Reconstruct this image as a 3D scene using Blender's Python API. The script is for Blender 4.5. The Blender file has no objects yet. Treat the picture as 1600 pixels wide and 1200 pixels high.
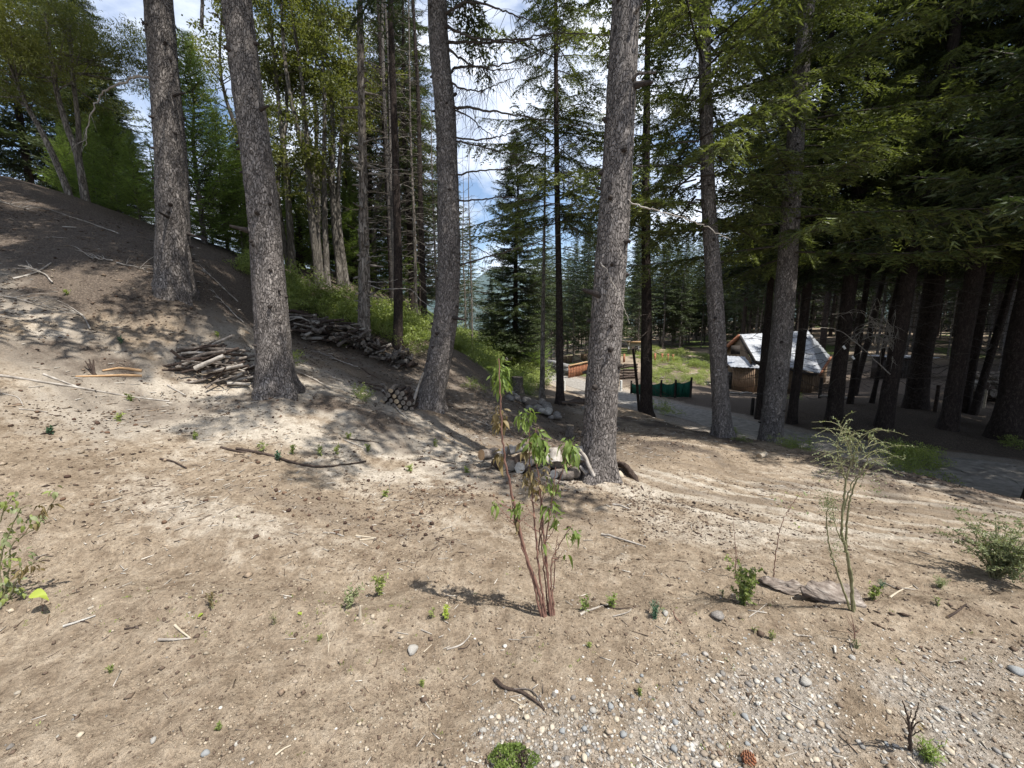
import bpy, math, random
import numpy as np
from mathutils import Vector
R = math.radians
rng = np.random.default_rng(11)
random.seed(11)
sc = bpy.context.scene
col = sc.collection

# ---------------------------------------------------------------- camera
FP, CX, CY, PITCH, EYE = 620.0, 800.0, 600.0, R(8.0), 1.6
cam_d = bpy.data.cameras.new('camera')
cam_d.sensor_width = 36.0
cam_d.lens = 36.0 * FP / 1600.0
cam_d.clip_start, cam_d.clip_end = 0.05, 4000
cam = bpy.data.objects.new('camera', cam_d)
col.objects.link(cam)
cam.location = (0, 0, EYE)
cam.rotation_euler = (R(90) - PITCH, 0, 0)
sc.camera = cam

# ---------------------------------------------------------------- sky and sun
SUN_EL, SUN_AZ = R(64), R(126)          # azimuth clockwise from +Y: right of and behind the camera
w = bpy.data.worlds.new('World')
sc.world = w
w.use_nodes = True
nt = w.node_tree
nt.nodes.clear()
out = nt.nodes.new('ShaderNodeOutputWorld')
bg = nt.nodes.new('ShaderNodeBackground')
bg.inputs['Strength'].default_value = 0.13
sky = nt.nodes.new('ShaderNodeTexSky')
sky.sky_type = 'NISHITA'
sky.sun_disc = False
sky.sun_elevation, sky.sun_rotation = SUN_EL, SUN_AZ
tc = nt.nodes.new('ShaderNodeTexCoord')
mp = nt.nodes.new('ShaderNodeMapping')
mp.inputs['Scale'].default_value = (1, 1, 2.2)
mp.inputs['Location'].default_value = (0.35, 0.1, 0.15)
nz = nt.nodes.new('ShaderNodeTexNoise')
nz.inputs['Scale'].default_value = 2.4
nz.inputs['Detail'].default_value = 9
nz.inputs['Roughness'].default_value = 0.56
nz.inputs['Distortion'].default_value = 0.5
cr = nt.nodes.new('ShaderNodeValToRGB')
cr.color_ramp.elements[0].position, cr.color_ramp.elements[0].color = 0.43, (0, 0, 0, 1)
cr.color_ramp.elements[1].position, cr.color_ramp.elements[1].color = 0.62, (1, 1, 1, 1)
nz2 = nt.nodes.new('ShaderNodeTexNoise')
nz2.inputs['Scale'].default_value = 5.0
nz2.inputs['Detail'].default_value = 6
cr2 = nt.nodes.new('ShaderNodeValToRGB')
cr2.color_ramp.elements[0].position, cr2.color_ramp.elements[0].color = 0.3, (4.6, 5.1, 6.2, 1)
cr2.color_ramp.elements[1].position, cr2.color_ramp.elements[1].color = 0.68, (7.4, 7.7, 8.2, 1)
mx = nt.nodes.new('ShaderNodeMixRGB')
L = nt.links.new
L(tc.outputs['Generated'], mp.inputs[0]); L(mp.outputs[0], nz.inputs[0]); L(mp.outputs[0], nz2.inputs[0])
L(nz.outputs[0], cr.inputs[0]); L(nz2.outputs[0], cr2.inputs[0])
L(cr.outputs[0], mx.inputs[0]); L(sky.outputs[0], mx.inputs[1]); L(cr2.outputs[0], mx.inputs[2])
L(mx.outputs[0], bg.inputs[0]); L(bg.outputs[0], out.inputs[0])

sun_d = bpy.data.lights.new('sun', 'SUN')
sun_d.energy, sun_d.angle, sun_d.color = 5.0, R(0.5), (1.0, 0.955, 0.88)
sun = bpy.data.objects.new('sun', sun_d)
col.objects.link(sun)
SUNV = Vector((math.sin(SUN_AZ) * math.cos(SUN_EL), math.cos(SUN_AZ) * math.cos(SUN_EL), math.sin(SUN_EL)))
sun.rotation_euler = SUNV.to_track_quat('Z', 'Y').to_euler()
sc.view_settings.view_transform = 'Standard'
sc.view_settings.look = 'None'
sc.view_settings.gamma = 1
sc.view_settings.exposure = 0.66
sc.view_settings.use_curve_mapping = False
sc.cycles.max_bounces = 6
sc.cycles.transparent_max_bounces = 8

# ---------------------------------------------------------------- pixel geometry helpers (photo pixels, 1600 x 1200)
cp, sp = math.cos(PITCH), math.sin(PITCH)
def ray(px, py):
    u, v = (px - CX) / FP, (CY - py) / FP
    return np.array([u, cp + v * sp, -sp + v * cp])
def P(px, py, Y):
    d = ray(px, py)
    return np.array([0, 0, EYE]) + d * (Y / d[1])
def campx(p):                                   # camera depth of a point
    return p[1] * cp - (p[2] - EYE) * sp

# ---------------------------------------------------------------- numeric noise
def _h(ix, iy, s):
    n = (ix.astype(np.int64) * 374761393 + iy.astype(np.int64) * 668265263 + s * 974711) & 0xffffffff
    n = ((n ^ (n >> 13)) * 1274126177) & 0xffffffff
    return ((n ^ (n >> 16)) & 0xffff) / 65535.0
def vnoise(x, y, s=0):
    x = np.asarray(x, float); y = np.asarray(y, float)
    ix, iy = np.floor(x), np.floor(y)
    fx, fy = x - ix, y - iy
    fx = fx * fx * (3 - 2 * fx); fy = fy * fy * (3 - 2 * fy)
    a, b, c, d = _h(ix, iy, s), _h(ix + 1, iy, s), _h(ix, iy + 1, s), _h(ix + 1, iy + 1, s)
    return (a * (1 - fx) + b * fx) * (1 - fy) + (c * (1 - fx) + d * fx) * fy - 0.5
def fbm(x, y, oct=4, s=0, g=0.5):
    t = 0; a = 1
    for k in range(oct):
        t = t + a * vnoise(x * 2 ** k + 17.3 * k, y * 2 ** k - 9.1 * k, s + k)
        a *= g
    return t

# ---------------------------------------------------------------- mesh helpers
class Acc:
    def __init__(s): s.v = []; s.f = {}; s.n = 0
    def add(s, V, F, m=0, c=None):
        V = np.asarray(V, float).reshape(-1, 3); F = np.asarray(F, np.int64)
        if len(F) == 0: return s
        s.v.append(V); s.f.setdefault(F.shape[1], []).append((F + s.n, m, c)); s.n += len(V)
        return s
    def merge(s, o, M=None, t=None, m=None):
        V = np.concatenate(o.v)
        if M is not None: V = V @ np.asarray(M).T
        if t is not None: V = V + t
        s.v.append(V)
        for k, L_ in o.f.items():
            for F, mm, c in L_: s.f.setdefault(k, []).append((F + s.n, mm if m is None else m, c))
        s.n += len(V)
        return s
    def mesh(s, name, mats, origin=(0, 0, 0), smooth=False):
        V = np.concatenate(s.v) - np.asarray(origin, float)
        loops = []; tot = []; mi = []; cols = []
        hascol = any(c is not None for L_ in s.f.values() for _, _, c in L_)
        for k, L_ in s.f.items():
            for F, m, c in L_:
                loops.append(F.ravel()); tot.append(np.full(len(F), k)); mi.append(np.full(len(F), m))
                if hascol:
                    cc = np.ones((len(F), 4)) if c is None else np.asarray(c)
                    if cc.ndim == 1: cc = np.tile(cc, (len(F), 1))
                    cols.append(cc)
        loops = np.concatenate(loops); tot = np.concatenate(tot); mi = np.concatenate(mi)
        me = bpy.data.meshes.new(name)
        me.vertices.add(len(V)); me.vertices.foreach_set('co', V.astype(np.float32).ravel())
        me.loops.add(len(loops)); me.loops.foreach_set('vertex_index', loops.astype(np.int32))
        me.polygons.add(len(tot))
        st = np.concatenate([[0], np.cumsum(tot)[:-1]])
        me.polygons.foreach_set('loop_start', st.astype(np.int32))
        me.polygons.foreach_set('loop_total', tot.astype(np.int32))
        for m in (mats if isinstance(mats, (list, tuple)) else [mats]): me.materials.append(m)
        me.polygons.foreach_set('material_index', mi.astype(np.int32))
        if smooth: me.polygons.foreach_set('use_smooth', np.ones(len(tot), bool))
        if hascol:
            a = me.attributes.new('tint', 'FLOAT_COLOR', 'FACE')
            a.data.foreach_set('color', np.concatenate(cols).astype(np.float32).ravel())
        me.update()
        me.validate()
        return me

def link(name, me, parent=None, loc=None, rz=None, scale=None):
    o = bpy.data.objects.new(name, me); col.objects.link(o)
    if parent is not None: o.parent = parent
    if loc is not None: o.location = loc
    if rz is not None: o.rotation_euler = (0, 0, rz)
    if scale is not None: o.scale = (scale,) * 3 if np.isscalar(scale) else scale
    return o
def tag(o, label=None, cat=None, group=None, kind=None):
    if label: o['label'] = label
    if cat: o['category'] = cat
    if group: o['group'] = group
    if kind: o['kind'] = kind
    return o
def empty(name, label, cat, loc, group=None, rz=0, scale=1):
    o = link(name, None, None, loc, rz, scale); o.empty_display_size = 0.2
    return tag(o, label, cat, group)
def part(name, acc, mats, root, smooth=False, kind=None):
    me = acc.mesh(name, mats, origin=root.location if root is not None else (0, 0, 0), smooth=smooth)
    o = link(name, me, root)
    if kind: o['kind'] = kind
    return o
def single(name, acc, mats, label, cat, group=None, origin=None, smooth=False, kind=None):
    V = np.concatenate(acc.v)
    if origin is None:
        origin = np.array([V[:, 0].mean(), V[:, 1].mean(), V[:, 2].min()])
    o = link(name, acc.mesh(name, mats, origin=origin, smooth=smooth), None, tuple(origin))
    return tag(o, label, cat, group, kind)

def nrm(v):
    v = np.asarray(v, float); return v / (np.linalg.norm(v, axis=-1, keepdims=True) + 1e-12)
def catmull(pts, n):
    pts = np.asarray(pts, float)
    if len(pts) == 2: return pts[0] + np.linspace(0, 1, n)[:, None] * (pts[1] - pts[0])
    p = np.vstack([2 * pts[0] - pts[1], pts, 2 * pts[-1] - pts[-2]])
    t = np.linspace(0, len(pts) - 1 - 1e-6, n); i = t.astype(int); f = (t - i)[:, None]
    a, b, c, d = p[i], p[i + 1], p[i + 2], p[i + 3]
    return 0.5 * (2 * b + (c - a) * f + (2 * a - 5 * b + 4 * c - d) * f ** 2 + (3 * b - a - 3 * c + d) * f ** 3)
def tube(acc, pts, rad, k=6, m=0, c=None, cap=True, wob=0.0, seed=0):
    pts = np.asarray(pts, float); n = len(pts)
    rad = np.broadcast_to(np.asarray(rad, float), (n,))
    T = nrm(np.gradient(pts, axis=0))
    ref = np.array([0, 0, 1.0]) if abs(T[:, 2]).mean() < 0.7 else np.array([1.0, 0, 0])
    A = nrm(np.cross(T, ref)); B = np.cross(T, A)
    ang = np.arange(k) * 2 * np.pi / k
    rr = rad[:, None] * np.ones(k)
    if wob:
        lg = np.random.default_rng(seed); rr = rr * (1 + wob * lg.uniform(-1, 1, (n, k)))
    V = pts[:, None] + rr[..., None] * (np.cos(ang)[None, :, None] * A[:, None] + np.sin(ang)[None, :, None] * B[:, None])
    i = np.arange(n - 1)[:, None] * k; j = np.arange(k)[None]; j2 = (j + 1) % k
    F = np.stack([i + j, i + j2, i + k + j2, i + k + j], -1).reshape(-1, 4)
    acc.add(V.reshape(-1, 3), F, m, c)
    if cap:
        acc.add(V[0], [list(range(k))[::-1]], m if not isinstance(cap, tuple) else cap[0], c)
        acc.add(V[-1], [list(range(k))], m if not isinstance(cap, tuple) else cap[0], c)
    return acc
def box(acc, c, s, rz=0, m=0, tint=None, M=None):
    x, y, z = np.array(s) / 2
    V = np.array([[a * x, b * y, d * z] for d in (-1, 1) for b in (-1, 1) for a in (-1, 1)])
    if M is None:
        M = np.array([[math.cos(rz), -math.sin(rz), 0], [math.sin(rz), math.cos(rz), 0], [0, 0, 1]])
    V = V @ M.T + np.asarray(c)
    F = [[0, 2, 3, 1], [4, 5, 7, 6], [0, 1, 5, 4], [2, 6, 7, 3], [0, 4, 6, 2], [1, 3, 7, 5]]
    return acc.add(V, F, m, tint)
def slab(acc, q, th, m=0, tint=None):
    """a sheet with thickness through four corner points"""
    q = np.asarray(q, float); n = nrm(np.cross(q[1] - q[0], q[2] - q[0])) * th
    V = np.vstack([q, q - n])
    return acc.add(V, [[0, 1, 2, 3], [7, 6, 5, 4], [0, 4, 5, 1], [1, 5, 6, 2], [2, 6, 7, 3], [3, 7, 4, 0]], m, tint)
def rotz(a): return np.array([[math.cos(a), -math.sin(a), 0], [math.sin(a), math.cos(a), 0], [0, 0, 1]])
def rotx(a): return np.array([[1, 0, 0], [0, math.cos(a), -math.sin(a)], [0, math.sin(a), math.cos(a)]])
def roty(a): return np.array([[math.cos(a), 0, math.sin(a)], [0, 1, 0], [-math.sin(a), 0, math.cos(a)]])

# ---------------------------------------------------------------- materials
def mat(name):
    m = bpy.data.materials.new(name); m.use_nodes = True
    n = m.node_tree; b = n.nodes['Principled BSDF']
    b.inputs['Specular IOR Level'].default_value = 0.25
    return m, n, b
def N(n, t, **k):
    x = n.nodes.new(t)
    for a, v in k.items():
        if a in x.inputs: x.inputs[a].default_value = v
        else: setattr(x, a, v)
    return x
def ramp(n, stops, fac):
    r = n.nodes.new('ShaderNodeValToRGB'); e = r.color_ramp.elements
    while len(e) < len(stops): e.new(0.5)
    for q, (p_, c) in zip(e, stops): q.position = p_; q.color = (*c, 1)
    n.links.new(fac, r.inputs[0]); return r.outputs[0]
def simple(name, stops, scale=6, rough=0.85, bump=0.3, stretch=(1, 1, 1), detail=5, tint=False, metallic=0, spec=0.25, dist=0.02):
    m, n, b = mat(name)
    t = N(n, 'ShaderNodeTexCoord'); mp = N(n, 'ShaderNodeMapping'); mp.inputs['Scale'].default_value = stretch
    z = N(n, 'ShaderNodeTexNoise', Scale=scale, Detail=detail, Roughness=0.62)
    n.links.new(t.outputs['Object'], mp.inputs[0]); n.links.new(mp.outputs[0], z.inputs[0])
    c = ramp(n, stops, z.outputs[0])
    if tint:
        a = N(n, 'ShaderNodeAttribute', attribute_name='tint')
        mm = N(n, 'ShaderNodeMixRGB', blend_type='MULTIPLY'); mm.inputs[0].default_value = 1
        n.links.new(c, mm.inputs[1]); n.links.new(a.outputs['Color'], mm.inputs[2]); c = mm.outputs[0]
    n.links.new(c, b.inputs['Base Color'])
    b.inputs['Roughness'].default_value = rough; b.inputs['Metallic'].default_value = metallic
    b.inputs['Specular IOR Level'].default_value = spec
    if bump:
        bp = N(n, 'ShaderNodeBump', Strength=bump, Distance=dist)
        n.links.new(z.outputs[0], bp.inputs['Height']); n.links.new(bp.outputs[0], b.inputs['Normal'])
    return m
def bark(name, dark, mid, light, vs=34, stretch=(1, 1, .42), crack=0.5, bumpd=0.012):
    m, n, b = mat(name)
    t = N(n, 'ShaderNodeTexCoord'); mp = N(n, 'ShaderNodeMapping'); mp.inputs['Scale'].default_value = stretch
    n.links.new(t.outputs['Object'], mp.inputs[0])
    w_ = N(n, 'ShaderNodeTexNoise', Scale=9.0, Detail=3.0)
    n.links.new(mp.outputs[0], w_.inputs[0])
    wm = N(n, 'ShaderNodeMixRGB', blend_type='LINEAR_LIGHT'); wm.inputs[0].default_value = 0.06
    n.links.new(mp.outputs[0], wm.inputs[1]); n.links.new(w_.outputs['Color'], wm.inputs[2])
    v = N(n, 'ShaderNodeTexVoronoi', feature='DISTANCE_TO_EDGE', Scale=vs)
    n.links.new(wm.outputs[0], v.inputs[0])
    v2 = N(n, 'ShaderNodeTexVoronoi', feature='F1', Scale=vs)
    n.links.new(wm.outputs[0], v2.inputs[0])
    z = N(n, 'ShaderNodeTexNoise', Scale=22.0, Detail=7.0, Roughness=0.7)
    n.links.new(mp.outputs[0], z.inputs[0])
    z2 = N(n, 'ShaderNodeTexNoise', Scale=1.6, Detail=3.0)
    n.links.new(t.outputs['Object'], z2.inputs[0])
    c1 = ramp(n, [(0.28, dark), (0.5, mid), (0.75, light)], z.outputs[0])
    sep = N(n, 'ShaderNodeSeparateColor'); n.links.new(v2.outputs['Color'], sep.inputs[0])
    cellc = ramp(n, [(0.0, tuple(x * .62 for x in mid)), (0.55, mid), (1.0, tuple(x * 1.15 for x in light))], sep.outputs[0])
    mm = N(n, 'ShaderNodeMixRGB'); mm.inputs[0].default_value = 0.45
    n.links.new(c1, mm.inputs[1]); n.links.new(cellc, mm.inputs[2])
    cm = N(n, 'ShaderNodeMapRange'); cm.inputs['From Min'].default_value = 0.0; cm.inputs['From Max'].default_value = 0.12
    n.links.new(v.outputs['Distance'], cm.inputs[0])
    dk = N(n, 'ShaderNodeMixRGB'); n.links.new(cm.outputs[0], dk.inputs[0])
    dm = N(n, 'ShaderNodeMixRGB'); dm.inputs[0].default_value = crack
    n.links.new(mm.outputs[0], dm.inputs[1]); dm.inputs[2].default_value = (*[x * .45 for x in dark], 1)
    n.links.new(dm.outputs[0], dk.inputs[1]); n.links.new(mm.outputs[0], dk.inputs[2])
    big = N(n, 'ShaderNodeMixRGB', blend_type='MULTIPLY'); big.inputs[0].default_value = 0.6
    n.links.new(dk.outputs[0], big.inputs[1])
    n.links.new(ramp(n, [(0.3, (.62, .60, .60)), (0.7, (1.15, 1.12, 1.1))], z2.outputs[0]), big.inputs[2])
    n.links.new(big.outputs[0], b.inputs['Base Color']); b.inputs['Roughness'].default_value = 0.9
    ad = N(n, 'ShaderNodeMath', operation='MULTIPLY_ADD'); ad.inputs[1].default_value = 0.6
    n.links.new(z.outputs[0], ad.inputs[0]); n.links.new(cm.outputs[0], ad.inputs[2])
    bp = N(n, 'ShaderNodeBump', Strength=0.9, Distance=bumpd)
    n.links.new(ad.outputs[0], bp.inputs['Height']); n.links.new(bp.outputs[0], b.inputs['Normal'])
    return m
def leafmat(name, c0, c1, trans=0.35, rnd=0.25, rough=0.55, scale=1.3):
    m, n, b = mat(name)
    t = N(n, 'ShaderNodeNewGeometry'); z = N(n, 'ShaderNodeTexNoise', Scale=scale, Detail=3.0)
    n.links.new(t.outputs['Position'], z.inputs[0])
    oi = N(n, 'ShaderNodeObjectInfo')
    ad = N(n, 'ShaderNodeMath', operation='MULTIPLY_ADD'); ad.inputs[1].default_value = rnd
    n.links.new(oi.outputs['Random'], ad.inputs[0]); n.links.new(z.outputs[0], ad.inputs[2])
    pr = N(n, 'ShaderNodeMath', operation='MULTIPLY_ADD'); pr.inputs[1].default_value = 0.3
    n.links.new(t.outputs['Random Per Island'], pr.inputs[0]); n.links.new(ad.outputs[0], pr.inputs[2])
    c = ramp(n, [(0.38, c0), (0.95, c1)], pr.outputs[0])
    n.links.new(c, b.inputs['Base Color']); b.inputs['Roughness'].default_value = rough
    b.inputs['Specular IOR Level'].default_value = 0.35
    tr = N(n, 'ShaderNodeBsdfTranslucent')
    hs = N(n, 'ShaderNodeMixRGB', blend_type='MULTIPLY'); hs.inputs[0].default_value = 1; hs.inputs[2].default_value = (1.3, 1.35, 0.65, 1)
    n.links.new(c, hs.inputs[1]); n.links.new(hs.outputs[0], tr.inputs[0])
    ms = N(n, 'ShaderNodeMixShader'); ms.inputs[0].default_value = trans
    n.links.new(b.outputs[0], ms.inputs[1]); n.links.new(tr.outputs[0], ms.inputs[2])
    n.links.new(ms.outputs[0], n.nodes['Material Output'].inputs[0])
    return m

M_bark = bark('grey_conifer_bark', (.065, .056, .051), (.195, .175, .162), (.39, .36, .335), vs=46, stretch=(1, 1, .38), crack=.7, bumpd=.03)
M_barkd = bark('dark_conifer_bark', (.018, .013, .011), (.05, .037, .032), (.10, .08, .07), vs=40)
M_barkp = bark('pale_weathered_bark', (.09, .075, .06), (.24, .21, .18), (.42, .39, .35), vs=22, stretch=(1, 1, .2), crack=.8)
M_barkb = bark('broadleaf_bark', (.05, .042, .035), (.15, .135, .115), (.30, .28, .25), vs=16, stretch=(1, 1, .25))
M_scar = simple('branch_scar', [(0.3, (.018, .014, .012)), (0.7, (.06, .05, .045))], 40)
M_twig = simple('dead_twig', [(0.3, (.10, .085, .07)), (0.7, (.26, .235, .205))], 12, bump=0)
M_twigd = simple('dark_twig', [(0.3, (.035, .028, .023)), (0.7, (.10, .085, .072))], 12, bump=0)
M_silver = simple('silvered_wood', [(0.25, (.12, .10, .085)), (0.5, (.30, .27, .235)), (0.8, (.50, .47, .43))], 14, stretch=(1, 1, 1), bump=.5)
M_logs = simple('weathered_log_bark', [(0.3, (.05, .04, .034)), (0.55, (.16, .135, .115)), (0.8, (.34, .31, .27))], 18, bump=.6)
M_cut = simple('sawn_log_end', [(0.3, (.26, .19, .12)), (0.7, (.46, .36, .24))], 10, bump=.2)
M_fir = leafmat('fir_needles', (.014, .025, .012), (.072, .095, .040), trans=.28)
M_fir_sunlit = leafmat('sunlit_fir_needles', (.036, .054, .018), (.170, .196, .066), trans=.36)  # brightened copy of the fir green, sunlight on the boughs put into the colour
M_young = leafmat('young_spruce_needles', (.06, .105, .025), (.22, .30, .08), trans=.38)
M_leaf = leafmat('broadleaf_leaves', (.035, .050, .016), (.185, .195, .060), trans=.35, scale=.8)
M_shrub = leafmat('shrub_leaves', (.09, .13, .032), (.29, .34, .11), trans=.4, scale=3)
M_dry = leafmat('rusty_dead_foliage', (.09, .04, .018), (.20, .10, .045), trans=.2)
M_sap = leafmat('sapling_leaf_green', (.08, .125, .03), (.21, .28, .075), trans=.4, scale=8)
M_sapd = leafmat('sapling_leaf_withered', (.075, .055, .025), (.22, .17, .08), trans=.3, scale=8)
M_dust = leafmat('dull_green_leaf', (.10, .125, .06), (.24, .27, .14), trans=.3, scale=8)
M_blue = leafmat('bluish_green_leaf', (.030, .075, .045), (.085, .16, .10), trans=.3, scale=8)
M_yel = leafmat('yellow_green_leaf', (.20, .27, .03), (.36, .43, .08), trans=.4, scale=8)
M_red = simple('red_brown_stem', [(0.3, (.10, .05, .04)), (0.7, (.24, .135, .10))], 20, bump=.1)
M_tan = simple('tan_stem', [(0.3, (.13, .12, .06)), (0.7, (.26, .25, .14))], 20, bump=.1)

# ================================================================ TERRAIN
# (pixel x, pixel y, distance Y) or None for direct world xyz
road_px = [(1600, 748, -1.08), (1500, 742, -1.10), (1350, 712, -1.15), (1250, 690, -1.22), (1170, 671, -1.3), (1100, 651, -1.4),
           (1000, 628, -1.6), (920, 605, -1.82), (870, 590, -2.0), (825, 577, -2.1), (795, 568, -2.3)]
def atz(px, py, z):
    d = ray(px, py); t = (z - EYE) / d[2]; return np.array([0, 0, EYE]) + d * t
road = np.array([atz(*q) for q in road_px])
road = np.vstack([[13, 1.0, -1.0], [10.5, 4.2, -1.05], road, [-3, 62, -2.6], [-12, 90, -3]])
ctl = []
for q in [(0, 1200), (400, 1200), (800, 1200), (1200, 1200), (1600, 1200), (0, 1060), (400, 1040), (800, 1040), (1200, 1040), (1600, 1040), (0, 960), (500, 965), (850, 965), (1300, 960), (1600, 930)]:
    ctl.append(atz(*q, 0.0))
ctl += [atz(600, 870, -.05), atz(900, 860, -.14), atz(1200, 850, -.12), atz(1500, 840, -.22), atz(300, 850, .10), atz(90, 830, .22),
        atz(700, 790, .0), atz(1060, 790, -.2), atz(1250, 780, -.33), atz(420, 760, .22)]
for q in [(200, 700, 3.7), (0, 690, 3.3), (0, 590, 4.1), (60, 440, 5.6), (0, 380, 6.6), (0, 275, 9), (110, 305, 10), (240, 360, 9.6), (385, 425, 9.6),
          (272, 450, 6.5), (435, 610, 5.6), (330, 585, 5.5), (180, 580, 4.9), (560, 640, 5.8), (600, 720, 4.6), (450, 525, 9), (560, 545, 9.6),
          (500, 560, 7.6), (672, 635, 7.2), (622, 545, 10.5), (625, 612, 7.9), (760, 690, 6.2), (720, 640, 8.2), (850, 742, 4.7), (930, 742, 4.6), (1000, 760, 4.4),
          (890, 675, 9), (840, 635, 11), (875, 630, 12), (1010, 641, 13), (1000, 680, 8.2), (1060, 700, 6.4), (1128, 682, 8.3), (1205, 685, 8.6), (1150, 740, 5.4),
          (1300, 705, 7), (1400, 730, 6.1), (1500, 755, 5.4), (1600, 783, 4.8), (1350, 770, 4.7),
          (1480, 670, 9.9), (1385, 668, 10.3), (1300, 658, 11), (1235, 652, 12), (1300, 620, 16.7), (1450, 625, 15), (1550, 640, 14), (1150, 607, 24), (1290, 612, 22.5),
          (1430, 592, 22), (1600, 600, 22), (1080, 560, 45), (1080, 549, 62), (1200, 565, 45), (1020, 590, 26), (950, 565, 40), (1090, 617, 18.5),
          (515, 445, 14), (640, 510, 13), (740, 560, 14), (780, 600, 14), (805, 578, 22), (700, 545, 17), (760, 545, 24), (600, 440, 20)]:
    ctl.append(P(*q))
ctl += [np.array(q, float) for q in [(-14, 3, 3.9), (-8, 1, 1.6), (-4.5, .5, .3), (-20, 10, 5.6), (-22, 20, 6.6), (-35, 30, 8.5), (-14, 16, 5.0), (-12, 26, 4.6), (-10, 45, 3), (-30, 60, 6), (-2, -5, 0), (5, -6, 0), (-10, -6, 2),
                                  (15, -5, -.8), (25, 5, -.8), (25, 12, -.9), (40, 30, -.5), (30, 45, -1), (60, 60, 1), (20, 80, -1), (0, 90, -3), (50, 100, 2), (-20, 100, 2), (6, 1.5, -.2), (8, 3.2, -.75)]]
ctl = np.array(ctl)
allc = np.vstack([ctl, road])
def tps_k(d2): return 0.5 * d2 * np.log(d2 + 1e-9)
def warp(X, Y): # compress far distances so that near detail and far shape share one spline
    r = np.hypot(X, Y) + 1e-6; q = np.log1p(r / 3.0) * 3.0 / r
    return X * q, Y * q
cx_, cy_ = warp(allc[:, 0], allc[:, 1])
Kd = tps_k((cx_[:, None] - cx_) ** 2 + (cy_[:, None] - cy_) ** 2) + np.eye(len(allc)) * 0.02
Pm = np.c_[np.ones(len(allc)), cx_, cy_]
A_ = np.block([[Kd, Pm], [Pm.T, np.zeros((3, 3))]])
sol = np.linalg.solve(A_, np.r_[allc[:, 2], 0, 0, 0])
roadf = catmull(road, 400)
def road_d(X, Y):
    sh = X.shape; x = X.ravel(); y = Y.ravel(); d = np.full(len(x), 1e9); zz = np.zeros(len(x))
    for i in range(0, 400):
        e = (x - roadf[i, 0]) ** 2 + (y - roadf[i, 1]) ** 2
        mk = e < d; d[mk] = e[mk]; zz[mk] = roadf[i, 2]
    return np.sqrt(d).reshape(sh), zz.reshape(sh)
def base_h(X, Y):
    x, y = warp(X, Y); z = sol[-3] + sol[-2] * x + sol[-1] * y
    for i in range(len(allc)):
        z = z + sol[i] * tps_k((x - cx_[i]) ** 2 + (y - cy_[i]) ** 2)
    return z
def axis(lo, hi, fine_lo, fine_hi, d0, g):
    a = list(np.arange(fine_lo, fine_hi, d0)); s = d0; p_ = a[-1]
    while p_ < hi: s *= g; p_ += s; a.append(p_)
    s = d0; p_ = a[0]; pre = []
    while p_ > lo: s *= g; p_ -= s; pre.append(p_)
    return np.array(pre[::-1] + a)
GX = axis(-110, 110, -4.5, 5.5, .03, 1.035)
GY = axis(-8, 170, .7, 6.6, .026, 1.028)
XX, YY = np.meshgrid(GX, GY)
ZB = base_h(XX, YY)
RD, RZ = road_d(XX, YY)
k = np.clip((RD - 1.7) / 1.0, 0, 1); k = k * k * (3 - 2 * k)
ZB = RZ * (1 - k) + ZB * k
near = np.exp(-np.hypot(XX, YY) / 9)
rough_zone = np.clip(1 - k * 0 - (RD < 1.8), 0.12, 1)
# ruts: tyre tracks sweeping over the right-hand dirt, and the low bank at the edge of the foreground
RUT_C = np.array([9.5, 9.5])
rr_ = np.hypot(XX - RUT_C[0], (YY - RUT_C[1]) * 1.25)
rutm = np.clip((XX - .9) / .8, 0, 1) * np.clip((6.3 - YY) / 1.5, 0, 1) * np.clip((YY - 2.7) / .5, 0, 1) * (RD > 2)
ruts = np.sin(rr_ * 15 + 1.5 * fbm(XX * .8, YY * .8, 2, 5)) * (.5 + vnoise(rr_ * 2.1, rr_ * 0, 9)) * rutm
rut2 = np.exp(-((rr_ - 7.6 + .1 * np.sin(XX)) / .16) ** 2) + np.exp(-((rr_ - 6.5) / .16) ** 2)
Zd = .05 * fbm(XX * .9, YY * .9, 3, 1) + (.034 * fbm(XX * 3.1, YY * 3.1, 4, 21) + .014 * fbm(XX * 13, YY * 13, 4, 3, .6)) * (.35 + near)
Zd += .018 * ruts - .030 * rut2 * rutm
bank_y = 2.06 + .10 * vnoise(XX * 1.3, XX * 0, 31) + .04 * vnoise(XX * 5, XX * 0, 33)
bk = np.exp(-((YY - bank_y) / .10) ** 2); bk2 = np.exp(-((YY - bank_y - .28) / .16) ** 2)
Zd += (.035 * bk - .05 * bk2) * (np.abs(XX + .2) < 3.6)
clod = np.maximum(fbm(XX * 21, YY * 21, 2, 41), 0) * .02 * np.exp(-np.hypot(XX, YY) / 5)
Zd += clod
Zd *= rough_zone
ZZ = ZB + Zd
def hgt(x, y):
    x = np.atleast_1d(np.asarray(x, float)); y = np.atleast_1d(np.asarray(y, float))
    i = np.clip(np.searchsorted(GX, x) - 1, 0, len(GX) - 2); j = np.clip(np.searchsorted(GY, y) - 1, 0, len(GY) - 2)
    fx = np.clip((x - GX[i]) / (GX[i + 1] - GX[i]), 0, 1); fy = np.clip((y - GY[j]) / (GY[j + 1] - GY[j]), 0, 1)
    return (ZZ[j, i] * (1 - fx) + ZZ[j, i + 1] * fx) * (1 - fy) + (ZZ[j + 1, i] * (1 - fx) + ZZ[j + 1, i + 1] * fx) * fy
def h1(x, y): return float(hgt(x, y)[0])
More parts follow.
